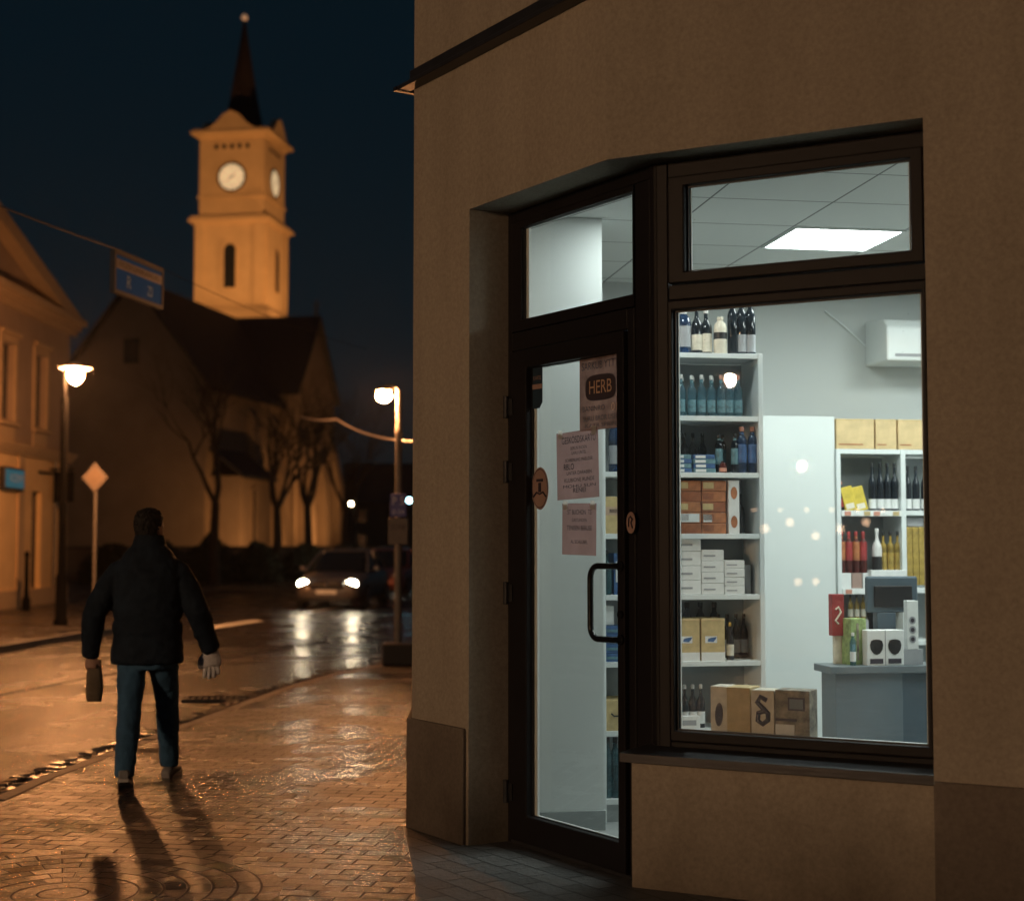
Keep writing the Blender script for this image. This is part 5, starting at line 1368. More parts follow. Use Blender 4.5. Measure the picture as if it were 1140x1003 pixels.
mb = MB(MTW); mb.ball((0, 0, 39.65), 0.24, 14); mb.build('spire_ball', pmat('glowing_gilt_ball', (0.75, 0.55, 0.30), 0.45, 0.1, emis=(1.0, 0.55, 0.3), estr=0.25), tower_o, smooth=True)  # ball glows by itself, standing in for floodlight on the gilding

# floodlights
def spot(loc, target, power, size, col, blend=0.6, rad=0.15, name='floodlight'):
    L = bpy.data.lights.new(name, 'SPOT'); L.energy = power; L.spot_size = R(size); L.spot_blend = blend; L.color = col; L.shadow_soft_size = rad
    o = bpy.data.objects.new(name + '_lamp', L); COL.objects.link(o)
    o.location = loc
    o.rotation_euler = (Vector(target) - Vector(loc)).to_track_quat('-Z', 'Y').to_euler()
    return o
FLOOD = (1.0, 0.43, 0.135)
tc_ = MTW @ Vector((0, 0, 0))
spot((-22.5, 89.5, 17.6), (tc_.x, tc_.y, 25.0), 7600, 62, FLOOD)
spot((-6.5, 100.5, 14.0), (tc_.x + 1, tc_.y, 25.5), 8000, 60, FLOOD)
spot((-11.6, 81.0, 0.5), (-14.7, 86.0, 3.2), 620, 90, FLOOD, 0.9)
spot((-11.8, 90.0, 0.5), (-14.4, 94.0, 4.0), 420, 90, FLOOD, 0.9)
spot((-9.3, 94.0, 0.6), (-13.0, 98.0, 6.0), 1000, 105, FLOOD, 0.9)
spot((-13.6, 77.5, 0.6), (-17.5, 83.5, 2.5), 420, 100, FLOOD, 0.9)

# ------------------------------------------------------------------ trees, hedges
M['bark'] = pmat('dark_bark', (0.035, 0.027, 0.022), 0.9, var=0.3, vscale=8, bump=0.6, bscale=30)
M['hedge'] = pmat('dark_evergreen_leaves', (0.02, 0.028, 0.018), 0.7, var=0.6, vscale=6)
def tree(loc, h, seed, label):
    rnd = random.Random(seed)
    t = empty('bare_tree', (*loc, 0.0), rnd.uniform(0, 6), label, 'tree', 'bare street trees before the church')
    tr = MB(); tr.tube([(0, 0, 0), (0.03, 0.02, h * 0.12), (0.0, 0.05, h * 0.22), (-0.04, 0.03, h * 0.33)], [0.26, 0.19, 0.17, 0.15], 9); tr.build('trunk', M['bark'], t, smooth=True)
    cr = MB()
    def grow(p, d, L, r, lev):
        pts = [p]; rads = [r]; n = 4
        for i in range(n):
            d = (d + Vector((rnd.uniform(-.22, .22), rnd.uniform(-.22, .22), rnd.uniform(-.02, .16)))).normalized()
            pts.append(pts[-1] + d * (L / n)); rads.append(r * (1 - 0.55 * (i + 1) / n))
        cr.tube(pts, rads, 6 if lev < 2 else 4, caps=False)
        if lev >= 5: return
        for i in range(rnd.choice((3, 4)) if lev < 2 else 3 if lev < 4 else 2):
            k = rnd.choice((2, 3, 4)); a = rnd.uniform(0, 2 * math.pi); s = rnd.uniform(0.35, 0.75)
            o = d.orthogonal().normalized(); o.rotate(Matrix.Rotation(a, 3, d))
            grow(pts[k], (d + o * s).normalized(), L * rnd.uniform(0.55, 0.75), rads[k] * 0.75, lev + 1)
    for i in range(4):
        a = i * 1.7 + rnd.uniform(-.3, .3)
        grow(Vector((-0.04, 0.03, h * 0.32)), Vector((math.cos(a) * 0.45, math.sin(a) * 0.45, 1)).normalized(), h * 0.30, 0.10, 0)
    cr.build('crown', M['bark'], t)
    return t
tree((-11.3, 57.5), 9.5, 11, 'bare branched tree before the church, left one behind the walking person')
tree((-9.5, 61.0), 9.0, 23, 'bare branched tree before the sacristy of the church, middle of the group')
tree((-8.9, 66.0), 9.5, 31, 'bare branched tree before the gabled transept, above the lit car')
tree((-8.0, 73.0), 9.0, 47, 'bare branched tree at the right end of the church')
def bush(loc, sx, sy, sz, seed, label, n=1300):
    rnd = random.Random(seed)
    t = empty('bush', (*loc, 0.0), 0, label, 'bush', 'dark bushes along the church yard')
    mb = MB()
    mb.tube([(0, 0, 0), (0.02, 0.01, sz * 0.6)], [0.06, 0.03], 6); mb.build('stem', M['bark'], t)
    mb = MB()
    for i in range(n):
        a, z = rnd.uniform(0, 2 * math.pi), rnd.uniform(0.02, 1)
        rr = (1 - z ** 3) ** 0.5 * rnd.uniform(0.55, 1.05) * (0.85 + 0.25 * math.sin(3 * a + seed))
        c = Vector((rr * sx * math.cos(a), rr * sy * math.sin(a), z * sz * (0.9 + 0.12 * math.sin(2 * a + seed))))
        u = Vector((rnd.gauss(0, 1), rnd.gauss(0, 1), rnd.gauss(0, 1))).normalized() * 0.14; w = u.orthogonal().normalized() * 0.09
        mb.f([mb.v(c - u), mb.v(c + w), mb.v(c + u), mb.v(c - w)])
    mb.build('foliage', M['hedge'], t)
for i, (x, y, sx, sz) in enumerate(((-15.5, 58.5, 1.3, 1.5), (-13.6, 58.0, 1.3, 1.7), (-11.9, 59.5, 1.2, 1.9), (-10.2, 60.0, 1.3, 1.6), (-8.6, 62.5, 1.2, 1.5), (-7.3, 66.0, 1.3, 1.5))):
    bush((x, y), sx, 0.9, sz, i + 2, 'dark rounded bush before the church, %s of the row' % ORD[i])
# low dark yard wall behind the bushes
t = empty('yard_wall', (-11.5, 63.8, 0.0), R(14), 'low dark stone wall around the church yard', 'wall')
mb = MB(); mb.box(-8, 7.5, -0.15, 0.15, 0, 1.35); mb.build('wall_body', M['plinth'], t, bevel=0.02)
mb = MB(); mb.box(-8.1, 7.6, -0.22, 0.22, 1.351, 1.45); mb.build('coping', M['kerb'], t, bevel=0.02)
# dark houses closing the street
M['darkhouse'] = pmat('dim_house_render', (0.10, 0.085, 0.07), 0.9, var=0.2, vscale=0.7)
for i, (x, y, w, d, h_, rz, lab) in enumerate(((4.0, 132.0, 14, 9, 6.0, -8, 'dim unlit house closing the far end of the street, right'), (-10.5, 150.0, 12, 9, 5.5, 6, 'dim unlit house at the far end of the street, beyond the church'))):
    t = empty('far_house', (x, y, 0), R(rz), lab, 'house')
    mb = MB(); mb.box(-w / 2, w / 2, 0, d, 0, h_); mb.build('wall', M['darkhouse'], t)
    mb = MB(); mb.slab([(-w / 2 - 0.3, -0.4, h_), (w / 2 + 0.3, -0.4, h_), (w / 2 + 0.3, d / 2, h_ + 4), (-w / 2 - 0.3, d / 2, h_ + 4)], (0, 0, 0.2)); mb.slab([(-w / 2 - 0.3, d + 0.4, h_), (w / 2 + 0.3, d + 0.4, h_), (w / 2 + 0.3, d / 2 + 0.01, h_ + 4), (-w / 2 - 0.3, d / 2 + 0.01, h_ + 4)], (0, 0, 0.2)); mb.build('roof', M['roof'], t)
    for k in range(4):
        for z in (0.9, 3.5):
            x0 = -w / 2 + 1.2 + k * (w - 2.4) / 3.4
            mb = MB(); mb.ringframe((x0, x0 + 0.95, z, z + 1.5), (x0 + 0.08, x0 + 0.87, z + 0.08, z + 1.42), -0.05, -0.002); w_ = mb.build('window', M['dark_frame'], t)
            mb = MB(); mb.f([mb.v(q) for q in ((x0 + 0.07, -0.01, z + 0.07), (x0 + 0.88, -0.01, z + 0.07), (x0 + 0.88, -0.01, z + 1.43), (x0 + 0.07, -0.01, z + 1.43))]); mb.build('pane', M['dark_pane'], w_)

# ------------------------------------------------------------------ cars
M['carpaint'] = pmat('dark_car_paint', (0.13, 0.12, 0.12), 0.28, 0.3, var=0.08, coat=0.7)
M['carred'] = pmat('maroon_car_paint', (0.22, 0.07, 0.07), 0.3, 0.3, var=0.1, coat=0.6)
M['carglass'] = pmat('dark_car_glass', (0.008, 0.009, 0.011), 0.06, spec=0.6)
M['tyre'] = pmat('tyre_rubber', (0.015, 0.015, 0.016), 0.8, bump=0.3)
M['rim'] = pmat('alloy_rim', (0.35, 0.35, 0.36), 0.3, 0.9)
M['chrome'] = pmat('chrome', (0.6, 0.6, 0.6), 0.15, 1.0)
M['head_on'] = emat('headlight_on', (1.0, 0.84, 0.58), 120.0)
M['tail'] = pmat('tail_lamp', (0.25, 0.02, 0.02), 0.25)
M['plate'] = pmat('licence_plate', (0.7, 0.7, 0.68), 0.4)
M['marker'] = emat('roof_glint_lamp', (1.0, 0.72, 0.42), 30.0)
def car(loc, rz, paint, label, lit):
    """front faces local -y; length 4.35, width 1.78"""
    t = empty('car', (*loc, -0.065), rz, label, 'car', 'cars in the street')
    # stations along y: (y, half width, z_low, z_belt, crown)
    st = [(-2.17, 0.60, 0.30, 0.56), (-2.12, 0.74, 0.22, 0.66), (-1.95, 0.83, 0.19, 0.76), (-1.55, 0.875, 0.18, 0.86), (-1.0, 0.885, 0.18, 0.93), (-0.3, 0.89, 0.18, 0.96), (0.6, 0.89, 0.18, 0.98), (1.4, 0.885, 0.19, 1.0), (1.85, 0.85, 0.22, 0.98), (2.1, 0.78, 0.28, 0.92), (2.17, 0.66, 0.36, 0.80)]
    mb = MB(); rr = []
    for y, w, z0, z1 in st:
        ring = []
        for k in range(24):
            a = 2 * math.pi * k / 24; ca, sa = math.cos(a), math.sin(a)
            x = w * math.copysign(abs(ca) ** 0.42, ca); zz = (z0 + z1) / 2 + (z1 - z0) / 2 * math.copysign(abs(sa) ** 0.5, sa)
            ring.append((x, y, zz))
        rr.append(ring)
    mb.rings(rr); body = mb.build('body', M[paint], t, smooth=True, sharp=60)
    # cabin
    cab = [(0.935, -1.0, 1.85, 0.80), (1.12, -0.62, 1.62, 0.76), (1.32, -0.25, 1.30, 0.68), (1.43, 0.05, 0.95, 0.60), (1.47, 0.25, 0.75, 0.50)]
    mb = MB(); rr = []
    for z, y0, y1, w in cab:
        ring = []
        for k in range(24):
            a = 2 * math.pi * k / 24; ca, sa = math.cos(a), math.sin(a)
            ring.append((w * math.copysign(abs(ca) ** 0.45, ca), (y0 + y1) / 2 + (y1 - y0) / 2 * math.copysign(abs(sa) ** 0.6, sa), z))
        rr.append(ring)
    mb.rings(rr); mb.build('window_glass', M['carglass'], t, smooth=True, sharp=60)
    mb = MB(); rr = []
    for z, y0, y1, w in ((1.425, 0.0, 1.0, 0.625), (1.455, 0.03, 0.97, 0.60), (1.485, 0.22, 0.82, 0.50), (1.492, 0.3, 0.75, 0.4)):
        ring = []
        for k in range(24):
            a = 2 * math.pi * k / 24; ca, sa = math.cos(a), math.sin(a)
            ring.append((w * math.copysign(abs(ca) ** 0.45, ca), (y0 + y1) / 2 + (y1 - y0) / 2 * math.copysign(abs(sa) ** 0.6, sa), z))
        rr.append(ring)
    mb.rings(rr); mb.build('roof', M[paint], t, smooth=True, sharp=60)
    for sx in (-1, 1):
        for pts in ([(sx * 0.80, -0.97, 0.94), (sx * 0.73, -0.55, 1.18), (sx * 0.62, -0.05, 1.43)], [(sx * 0.80, 1.78, 0.96), (sx * 0.73, 1.5, 1.2), (sx * 0.62, 1.0, 1.43)], [(sx * 0.815, 0.42, 0.97), (sx * 0.70, 0.44, 1.30), (sx * 0.63, 0.45, 1.43)]):
            mb = MB(); mb.tube(pts, 0.035, 6); mb.build('pillar', M[paint], t)
        mb = MB(); mb.ball((sx * 0.97, -0.62, 1.0), 0.10, 10, 1.0, 0.6, 0.7); mb.build('wing_mirror', M[paint], t, smooth=True)
        mb = MB(); mb.ball((sx * 0.62, -2.055, 0.635), 0.125, 16, 1.15, 0.55, 0.85); mb.build('headlight', M['head_on' if lit else 'chrome'], t, smooth=True)
        mb = MB(); mb.ball((sx * 0.66, 2.06, 0.78), 0.13, 12, 1.2, 0.5, 0.7); mb.build('tail_light', M['tail'], t, smooth=True)
        mb = MB(); mb.ball((sx * 0.60, -2.10, 0.34), 0.07, 10, 1, 0.5, 0.8); mb.build('fog_light', M['chrome'], t, smooth=True)
        for y in (-1.33, 1.30):
            mb = MB(); mb.tube([(sx * 0.70, y, 0.31), (sx * 0.72, y, 0.31), (sx * 0.89, y, 0.31), (sx * 0.905, y, 0.31)], [0.28, 0.315, 0.315, 0.28], 24); w = mb.build('wheel', M['tyre'], t, smooth=True)
            mb = MB(); mb.tube([(sx * 0.885, y, 0.31), (sx * 0.908, y, 0.31)], [0.205, 0.19], 20)
            for k in range(5):
                a = 2 * math.pi * k / 5
                mb.tube([(sx * 0.912, y, 0.31), (sx * 0.912, y + 0.18 * math.cos(a), 0.31 + 0.18 * math.sin(a))], 0.022, 6)
            mb.build('rim', M['rim'], w)
    mb = MB(); mb.ell([(0, -2.135, 0.50, 0.44, 0.05), (0, -2.15, 0.60, 0.46, 0.05), (0, -2.115, 0.69, 0.44, 0.05)], 20, 4); mb.build('grille', M['black'], t)
    mb = MB(); mb.tube([(-0.45, -2.20, 0.685), (0.45, -2.20, 0.685)], 0.012, 6); mb.ball((0, -2.20, 0.625), 0.055, 12, 1, 0.4, 1); mb.build('grille_bar', M['chrome'], t)
    mb = MB(); mb.box(-0.26, 0.26, -2.215, -2.195, 0.385, 0.495); mb.build('licence_plate', M['plate'], t)
    mb = MB(); mb.ell([(0, -2.08, 0.20, 0.66, 0.10), (0, -2.12, 0.30, 0.60, 0.07)], 20, 5); mb.build('air_dam', M['black'], t)
    return t
car((-4.42, 39.95), R(-5.5), 'carpaint', 'dark car with lit headlights driving along the wet street', True)
car((-3.85, 47.5), R(-8), 'carred', 'dim maroon car parked behind the lit car, partly hidden by the shop corner', False)
car((-4.95, 62.5), R(-6), 'carpaint', 'small dark car far down the street, seen just over the lit car', True)

# across the junction behind the viewpoint: a lit kiosk (its lights mirror in the panes)
kiosk = empty('kiosk', (-28.6, -22.6, 0.0), R(128.5), 'small lit kiosk across the junction, mirrored in the shop window', 'kiosk')
mb = MB(); mb.box(-2.2, 2.2, 0.02, 2.4, 0, 1.2); mb.box(-2.2, 2.2, 2.2, 2.4, 1.201, 2.7); mb.build('kiosk_wall', M['darkhouse'], kiosk)
mb = MB(); mb.box(-2.5, 2.5, -0.6, 2.6, 2.7, 2.85); mb.build('roof', M['roof'], kiosk)
for k in range(5):
    mb = MB(); mb.ball((-1.6 + 0.8 * k, 0.5 + 0.2 * (k % 2), 2.25 - 0.22 * (k % 3)), 0.13, 10); mb.build('hanging_lamp', M['kiosk_lamp'], kiosk, smooth=True)
for k in range(6):
    mb = MB(); mb.ball((-2.0 + 0.8 * k, -0.55, 2.62), 0.06, 8); mb.build('string_light', M['kiosk_lamp'], kiosk, smooth=True)
for x in (0.2, 0.75):
    mb = MB(); mb.ball((x, -1.4, 0.42), 0.10, 10); mb.build('floor_lantern', M['kiosk_lamp'], kiosk, smooth=True)

# ------------------------------------------------------------------ the walking person
M['skin'] = pmat('skin', (0.42, 0.25, 0.18), 0.55, var=0.08)
M['hair'] = pmat('dark_hair', (0.008, 0.0065, 0.006), 0.75, var=0.3, vscale=40, bump=0.5, bscale=90)
M['jacket'] = pmat('navy_padded_jacket', (0.011, 0.021, 0.036), 0.8, var=0.3, vscale=8, bump=0.5, bscale=30, spec=0.2)
M['jeans'] = pmat('blue_denim', (0.04, 0.12, 0.23), 0.85, var=0.25, vscale=7, bump=0.25, bscale=60)
M['glove'] = pmat('white_knit_glove', (0.86, 0.85, 0.86), 0.85, var=0.12, vscale=30, bump=0.6, bscale=130)
M['shoe'] = pmat('grey_suede_shoe', (0.26, 0.26, 0.26), 0.8, bump=0.3)
M['sole'] = pmat('pale_sole', (0.50, 0.48, 0.46), 0.6)
M['bag'] = pmat('brown_paper_bag', (0.15, 0.115, 0.075), 0.8, var=0.25, vscale=12, bump=0.9, bscale=28)
PX, PY = -2.43, 10.12
person = empty('person', (PX, PY, 0.0), R(5), 'person seen from behind walking away, dark jacket and blue jeans, white glove on one hand', 'person')
def limb(mb, pts, rad, seg=14):
    mb.tube(pts, rad, seg)
SH_L, EL_L, WR_L = Vector((-0.205, 0.0, 1.435)), Vector((-0.345, -0.05, 1.13)), Vector((-0.375, 0.03, 0.855))
SH_R, EL_R, WR_R = Vector((0.205, 0.0, 1.435)), Vector((0.330, -0.03, 1.14)), Vector((0.405, 0.09, 0.885))
HP_L, KN_L, AN_L = Vector((-0.095, 0.0, 0.90)), Vector((-0.105, -0.05, 0.49)), Vector((-0.105, -0.20, 0.095))
HP_R, KN_R, AN_R = Vector((0.095, 0.0, 0.90)), Vector((0.105, 0.22, 0.50)), Vector((0.105, 0.36, 0.085))
def hand(mb, wrist, down, side, curl, fat=1.0, seg=10, wide=(0, 1, 0), spread=2.2, k=1.0):
    """palm hanging along 'down'; fingers curl towards 'side'"""
    down = down.normalized(); fwd = Vector(wide) - down * down.dot(Vector(wide)); fwd.normalize()
    inn = side.normalized()
    inn = (inn - down * inn.dot(down) - fwd * inn.dot(fwd)).normalized()
    # palm: flattened loft
    rr = []
    for (d, w, th) in ((-0.01, 0.026, 0.020), (0.025, 0.036, 0.019), (0.06, 0.042, 0.017), (0.09, 0.041, 0.014)):
        c = wrist + down * d * k
        rr.append([c + fwd * (w * fat * math.cos(2 * math.pi * i / 12)) + inn * (th * fat * math.sin(2 * math.pi * i / 12)) for i in range(12)])
    mb.rings(rr)
    for i, (off, L) in enumerate(((0.031, 0.072), (0.0105, 0.080), (-0.0105, 0.075), (-0.030, 0.058))):
        p = wrist + down * 0.085 * k + fwd * off * k
        d = (down + fwd * off * spread).normalized(); pts = [p - d * 0.02]
        for j, (fr_, cu) in enumerate(((0.42, 0.35), (0.32, 0.6), (0.26, 0.5))):
            a = curl * cu
            d = (d * math.cos(a) + inn * math.sin(a)).normalized()
            pts.append(pts[-1] + d * (L * k * fr_ + (0.02 if j == 0 else 0)))
        mb.tube(pts, [0.0095 * fat, 0.0092 * fat, 0.0083 * fat, 0.0066 * fat], seg)
    # thumb from the side of the palm
    p = wrist + (down * 0.03 + fwd * 0.028) * k
    pts = [p, p + (fwd * 0.7 + down * 0.7 + inn * 0.3).normalized() * 0.034 * k]
    pts.append(pts[-1] + (fwd * 0.25 + down + inn * 0.5 * curl).normalized() * 0.030 * k)
    pts.append(pts[-1] + (down + inn * 0.8 * curl).normalized() * 0.022 * k)
    mb.tube(pts, [0.013 * fat, 0.0115 * fat, 0.0098 * fat, 0.0075 * fat], seg)

bd = MB()
HC = Vector((0.0, 0.03, 1.700))
MHD = Matrix.Translation(HC) @ Matrix.Rotation(R(-32), 4, 'Z') @ Matrix.Rotation(R(4), 4, 'X') @ Matrix.Translation(-HC)   # head turned a little to the right
bd.M = MHD
# head: skull, jaw, nose, ears
hd = []
for z, rx, ry, cy in ((-0.118, 0.030, 0.035, 0.055), (-0.105, 0.050, 0.058, 0.040), (-0.075, 0.062, 0.078, 0.022), (-0.035, 0.071, 0.090, 0.008), (0.005, 0.076, 0.098, 0.0), (0.045, 0.077, 0.100, -0.004), (0.080, 0.067, 0.088, -0.006), (0.105, 0.045, 0.062, -0.006), (0.117, 0.018, 0.026, -0.006)):
    hd.append((HC.x, HC.y + cy, HC.z + z, rx, ry))
bd.ell(hd, 20, 2.1)
bd.tube([HC + Vector((0, 0.095, 0.012)), HC + Vector((0, 0.112, -0.015)), HC + Vector((0, 0.118, -0.035)), HC + Vector((0, 0.100, -0.042))], [0.008, 0.012, 0.015, 0.010], 8)
for sx in (-1, 1):
    bd.ball(HC + Vector((sx * 0.078, -0.004, -0.012)), 0.024, 10, 0.42, 0.75, 1.25)
    bd.ball(HC + Vector((sx * 0.030, 0.088, 0.022)), 0.012, 8)           # brow bulge
bd.tube([HC + Vector((-0.022, 0.092, -0.068)), HC + Vector((0, 0.100, -0.067)), HC + Vector((0.022, 0.092, -0.068))], 0.007, 8)
bd.M = I4.copy()
bd.ell([(0, 0.0, 1.43, 0.075, 0.065), (0, 0.008, 1.53, 0.060, 0.060), (0, 0.018, 1.61, 0.056, 0.060), (0, 0.025, 1.665, 0.055, 0.062)], 16)
bd.ell([(0, 0, 0.84, 0.15, 0.105), (0, 0, 0.95, 0.165, 0.115), (0, 0, 1.10, 0.145, 0.10), (0, 0, 1.28, 0.175, 0.11), (0, 0, 1.40, 0.17, 0.095), (0, 0, 1.46, 0.10, 0.07)], 20, 2.3)
for a, b, c, ra in ((SH_L, EL_L, WR_L, 0.05), (SH_R, EL_R, WR_R, 0.05)):
    limb(bd, [a, a.lerp(b, .5), b, b.lerp(c, .5), c], [0.052, 0.046, 0.040, 0.036, 0.027])
for a, b, c in ((HP_L, KN_L, AN_L), (HP_R, KN_R, AN_R)):
    limb(bd, [a, a.lerp(b, .5), b, b.lerp(c, .4), c], [0.085, 0.075, 0.055, 0.052, 0.036])
hand(bd, WR_L, Vector((0.02, 0.03, -1)), Vector((0.2, 1.0, 0.0)), 1.35, 1.0, 10, (1, -0.2, 0))
hand(bd, WR_R, Vector((0.06, 0.05, -1)), Vector((-0.25, 1, 0)), 0.3, 1.0, 10, (-1, -0.25, 0), 5.0)
remeshed(bd, 'body', M['skin'], person, 0.0065, 3)
for sx in (-1, 1):
    mb = MB(MHD); mb.ball(HC + Vector((sx * 0.031, 0.086, 0.004)), 0.0125, 10); mb.build('eye', M['sole'], person, smooth=True)
# hair: cap over skull
hr = MB(MHD)
hr.ell([(HC.x, HC.y - 0.045, HC.z - 0.085, 0.052, 0.052), (HC.x, HC.y - 0.034, HC.z - 0.05, 0.070, 0.074), (HC.x, HC.y - 0.024, HC.z - 0.01, 0.0805, 0.088), (HC.x, HC.y - 0.012, HC.z + 0.03, 0.086, 0.101), (HC.x, HC.y - 0.006, HC.z + 0.07, 0.083, 0.106), (HC.x, HC.y - 0.006, HC.z + 0.103, 0.066, 0.088), (HC.x, HC.y - 0.006, HC.z + 0.128, 0.040, 0.056), (HC.x, HC.y - 0.006, HC.z + 0.136, 0.012, 0.02)], 22, 2.0)
rnd = random.Random(21)
for k in range(240):        # short tufts so the outline is not a smooth cap
    a = rnd.uniform(0, 2 * math.pi); z = rnd.uniform(-0.07, 0.115)
    rr_ = max(0.02, 0.088 * math.sqrt(max(0.0, 1 - ((z - 0.02) / 0.125) ** 2)))
    p = HC + Vector((rr_ * 0.95 * math.cos(a), -0.010 + rr_ * 1.15 * math.sin(a), z))
    if math.sin(a) > 0.35 and z < 0.05: continue
    d = (Vector((math.cos(a), math.sin(a), 0.9)) + Vector((rnd.uniform(-.6, .6), rnd.uniform(-.6, .6), rnd.uniform(-.9, .3)))).normalized()
    hr.tube([p - d * 0.012, p + d * 0.008, p + d * rnd.uniform(0.009, 0.016)], [0.009, 0.007, 0.004], 5)
remeshed(hr, 'hair', M['hair'], person, 0.0045, 1)
# jacket
jk = MB()
jk.ell([(0.0, 0.0, 0.800, 0.235, 0.165), (0.0, 0.0, 0.825, 0.240, 0.172), (0, 0, 0.93, 0.230, 0.168), (0, 0, 1.06, 0.215, 0.158), (0, -0.005, 1.20, 0.222, 0.162), (0, -0.008, 1.32, 0.235, 0.160), (0, -0.008, 1.40, 0.228, 0.150), (0, -0.006, 1.455, 0.208, 0.136), (0, -0.004, 1.505, 0.176, 0.122), (0, 0.002, 1.550, 0.140, 0.108), (0, 0.010, 1.590, 0.108, 0.098), (0, 0.014, 1.630, 0.096, 0.094)], 28, 2.4)
for a, b, c in ((SH_L, EL_L, WR_L), (SH_R, EL_R, WR_R)):
    pts, rad = [], []
    sg = 1 if a.x > 0 else -1; a = a + Vector((0.0, 0, -0.035)); a0 = a + Vector((-0.07 * sg, 0, 0.055))
    P = [a0, a, a.lerp(b, .33), a.lerp(b, .66), b, b.lerp(c, .33), b.lerp(c, .66), c, c + (c - b).normalized() * 0.015]
    limb(jk, P, [0.062, 0.078, 0.084, 0.082, 0.080, 0.075, 0.068, 0.062, 0.052], 18)
for z in (0.92, 1.03, 1.14, 1.25, 1.36):        # quilting: each band of padding bulges between its seams
    w0 = 0.226 if z < 1.3 else 0.222
    jk.ell([(0, -0.003, z - 0.045, w0 - 0.004, 0.158), (0, -0.003, z - 0.02, w0 + 0.003, 0.166), (0, -0.003, z + 0.02, w0 + 0.003, 0.166), (0, -0.003, z + 0.045, w0 - 0.004, 0.158)], 28, 2.4)
remeshed(jk, 'jacket', M['jacket'], person, 0.010, 3, (0.07, 0.022))
mb = MB(); mb.ell([(0, 0.010, 1.575, 0.112, 0.103), (0, 0.013, 1.615, 0.104, 0.100), (0, 0.016, 1.650, 0.094, 0.094)], 24, 2.2); mb.build('collar', M['jacket'], person, smooth=True)
# jeans
je = MB()
je.ell([(0, 0.0, 0.76, 0.175, 0.125), (0, 0, 0.84, 0.18, 0.130), (0, 0, 0.95, 0.17, 0.12)], 20, 2.3)
for a, b, c in ((HP_L, KN_L, AN_L), (HP_R, KN_R, AN_R)):
    e = c + Vector((0, 0.0, -0.015))
    limb(je, [a, a.lerp(b, .35), a.lerp(b, .7), b, b.lerp(c, .3), b.lerp(c, .7), c, e], [0.100, 0.097, 0.086, 0.074, 0.076, 0.069, 0.064, 0.062], 18)
remeshed(je, 'jeans', M['jeans'], person, 0.012, 4, (0.05, 0.020))
# shoes: left one planted behind (heel up a little), right one ahead
def shoe(an, pitch, yaw):
    T = Matrix.Translation(Vector((an.x, an.y, 0.0))) @ Matrix.Rotation(yaw, 4, 'Z') @ Matrix.Translation(Vector((0, 0.16, 0.012))) @ Matrix.Rotation(pitch, 4, 'X') @ Matrix.Translation(Vector((0, -0.16, -0.012)))
    mb = MB(T); rr = []
    for y, w, h_, zb in ((-0.085, 0.026, 0.070, 0.02), (-0.07, 0.036, 0.088, 0.02), (-0.02, 0.040, 0.100, 0.02), (0.04, 0.042, 0.090, 0.02), (0.10, 0.047, 0.068, 0.02), (0.155, 0.046, 0.055, 0.02), (0.19, 0.034, 0.042, 0.02), (0.203, 0.016, 0.032, 0.02)):
        rr.append([(w * math.copysign(abs(math.cos(2 * math.pi * k / 16)) ** 0.7, math.cos(2 * math.pi * k / 16)), y, zb + (h_ - zb) * 0.5 * (1 + math.copysign(abs(math.sin(2 * math.pi * k / 16)) ** 0.8, math.sin(2 * math.pi * k / 16)))) for k in range(16)])
    mb.rings(rr); s = mb.build('shoe', M['shoe'], person, smooth=True)
    mb = MB(T); ol = [(-0.032, -0.08), (0.032, -0.08), (0.042, -0.02), (0.043, 0.05), (0.051, 0.11), (0.049, 0.16), (0.032, 0.20), (0.0, 0.213), (-0.032, 0.20), (-0.049, 0.16), (-0.051, 0.11), (-0.043, 0.05), (-0.042, -0.02)]
    mb.prism(ol, 0.0, 0.026); mb.build('sole', M['sole'], s, bevel=0.006)
shoe(AN_L, R(-14), R(6)); shoe(AN_R, R(8), R(-8))
# glove over the right hand
gl = MB()
hand(gl, WR_R, Vector((0.06, 0.05, -1)), Vector((-0.25, 1, 0)), 0.3, 1.72, 10, (-1, -0.25, 0), 4.2, 1.26)
gl.tube([WR_R + Vector((0, 0, 0.03)), WR_R + Vector((0.004, 0.0, -0.02))], [0.045, 0.040], 14)
remeshed(gl, 'glove', M['glove'], person, 0.005, 2)
# paper bag hanging from the left hand
MP = Matrix.Translation((PX, PY, 0)) @ Matrix.Rotation(R(5), 4, 'Z')
bc = MP @ (WR_L + Vector((0.022, 0.03, -0.11)))
bag = empty('paper_bag', bc, R(5), 'narrow brown paper bag hanging from the left hand of the walking person', 'bag')
mb = MB(); rnd = random.Random(9); rr = []
for z, rx, ry in ((0.075, 0.040, 0.020), (0.05, 0.042, 0.022), (0.02, 0.044, 0.026), (-0.02, 0.049, 0.032), (-0.07, 0.054, 0.037), (-0.12, 0.055, 0.040), (-0.17, 0.052, 0.038), (-0.195, 0.046, 0.033), (-0.20, 0.040, 0.027)):
    rr.append([(rx * math.copysign(abs(math.cos(2 * math.pi * k / 20)) ** 0.6, math.cos(2 * math.pi * k / 20)) * (1 + rnd.uniform(-.07, .07)), ry * math.copysign(abs(math.sin(2 * math.pi * k / 20)) ** 0.6, math.sin(2 * math.pi * k / 20)) * (1 + rnd.uniform(-.12, .12)), z + rnd.uniform(-.004, .004)) for k in range(20)])
mb.rings(rr); mb.build('bag_paper', M['bag'], bag, smooth=True, sharp=30)

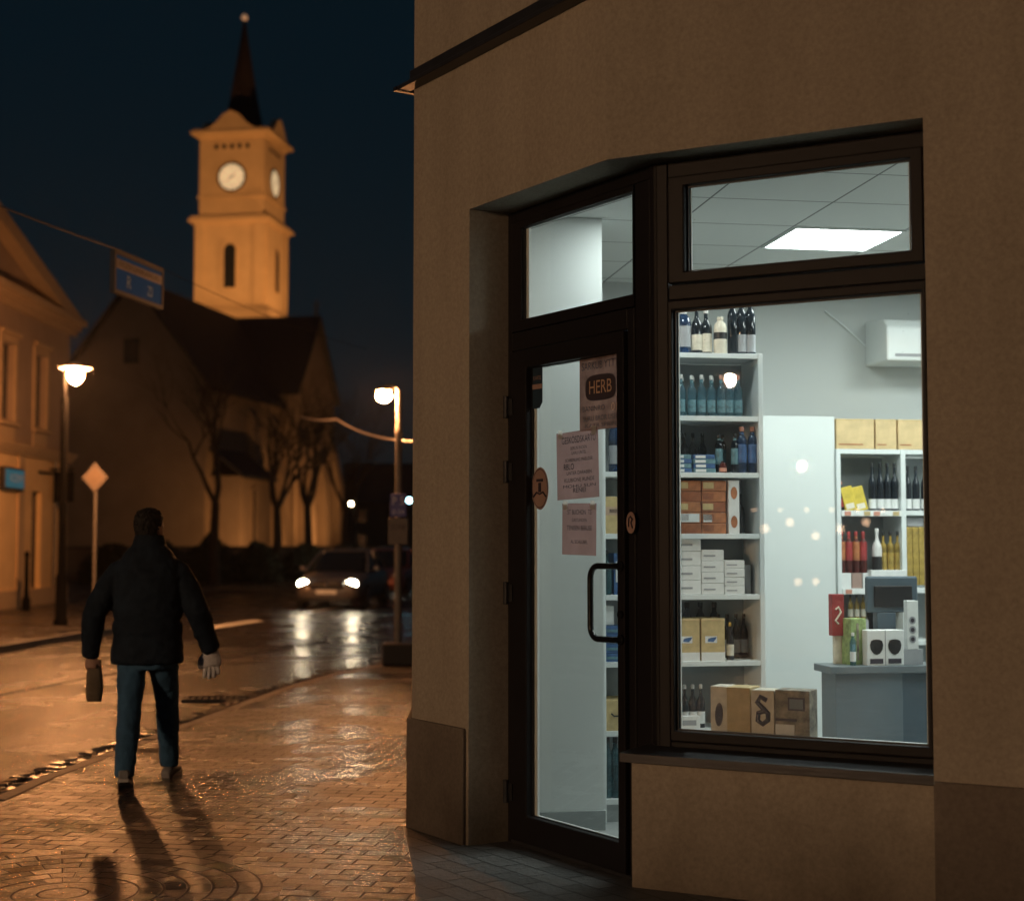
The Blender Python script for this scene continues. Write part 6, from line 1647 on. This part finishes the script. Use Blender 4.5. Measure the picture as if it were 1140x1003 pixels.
# ------------------------------------------------------------------ night sky and air
w = bpy.data.worlds.new('World'); scn.world = w; w.use_nodes = True
nt = w.node_tree; nt.nodes.clear()
out = nt.nodes.new('ShaderNodeOutputWorld')
bg = N(nt, 'ShaderNodeBackground', Strength=1.0)
tc = nt.nodes.new('ShaderNodeTexCoord'); sp = nt.nodes.new('ShaderNodeSeparateXYZ'); nt.links.new(tc.outputs['Generated'], sp.inputs[0])
cr = ramp(nt, sp.outputs['Z'], [(0.0, (0.0070, 0.0060, 0.0055)), (0.10, (0.0036, 0.0052, 0.0066)), (0.30, (0.0027, 0.0062, 0.0092)), (1.0, (0.002, 0.0045, 0.0075))])
nt.links.new(cr, bg.inputs['Color'])
sky = N(nt, 'ShaderNodeTexSky', sky_type='NISHITA'); sky.sun_disc = False; sky.sun_elevation = R(-9); sky.sun_rotation = R(150)
bg2 = N(nt, 'ShaderNodeBackground', Strength=0.05); nt.links.new(sky.outputs['Color'], bg2.inputs['Color'])
ad = nt.nodes.new('ShaderNodeAddShader'); nt.links.new(bg.outputs[0], ad.inputs[0]); nt.links.new(bg2.outputs[0], ad.inputs[1])
nt.links.new(ad.outputs[0], out.inputs['Surface'])
# thin damp air: lamps get their halo, far things lose contrast
vs = N(nt, 'ShaderNodeVolumeScatter', Density=0.00018, Anisotropy=0.8)
nt.links.new(vs.outputs[0], out.inputs['Volume'])
# the night sky itself, far behind the air
m, nt, out = newmat('night_sky')
tc = nt.nodes.new('ShaderNodeTexCoord'); sp = nt.nodes.new('ShaderNodeSeparateXYZ'); nt.links.new(tc.outputs['Object'], sp.inputs[0])
dv = N(nt, 'ShaderNodeMath', operation='DIVIDE'); dv.inputs[1].default_value = 600.0; nt.links.new(sp.outputs['Z'], dv.inputs[0])
cr = ramp(nt, dv.outputs[0], [(0.0, (0.0060, 0.0062, 0.0066)), (0.10, (0.0038, 0.0085, 0.0115)), (0.30, (0.0023, 0.0070, 0.0110)), (1.0, (0.0020, 0.0056, 0.0088))])
e = N(nt, 'ShaderNodeEmission', Strength=1.0); nt.links.new(cr, e.inputs['Color']); nt.links.new(e.outputs[0], out.inputs['Surface'])
m.cycles.emission_sampling = 'NONE'
mb = MB(); mb.ball((0, 0, 0), 600.0, 48)
tag(mb.build('sky', m, smooth=True), kind='structure')

# ------------------------------------------------------------------ render settings
scn.render.engine = 'CYCLES'
scn.view_settings.view_transform = 'Standard'
scn.view_settings.look = 'None'
scn.view_settings.exposure = 0.0
c = scn.cycles
c.use_denoising = True
c.max_bounces = 8; c.diffuse_bounces = 4; c.glossy_bounces = 4; c.transparent_max_bounces = 16
c.sample_clamp_indirect = 4.0
c.sample_clamp_direct = 0.0
c.caustics_reflective = False; c.caustics_refractive = False
c.use_light_tree = True
c.use_adaptive_sampling = True
c.adaptive_threshold = 0.02
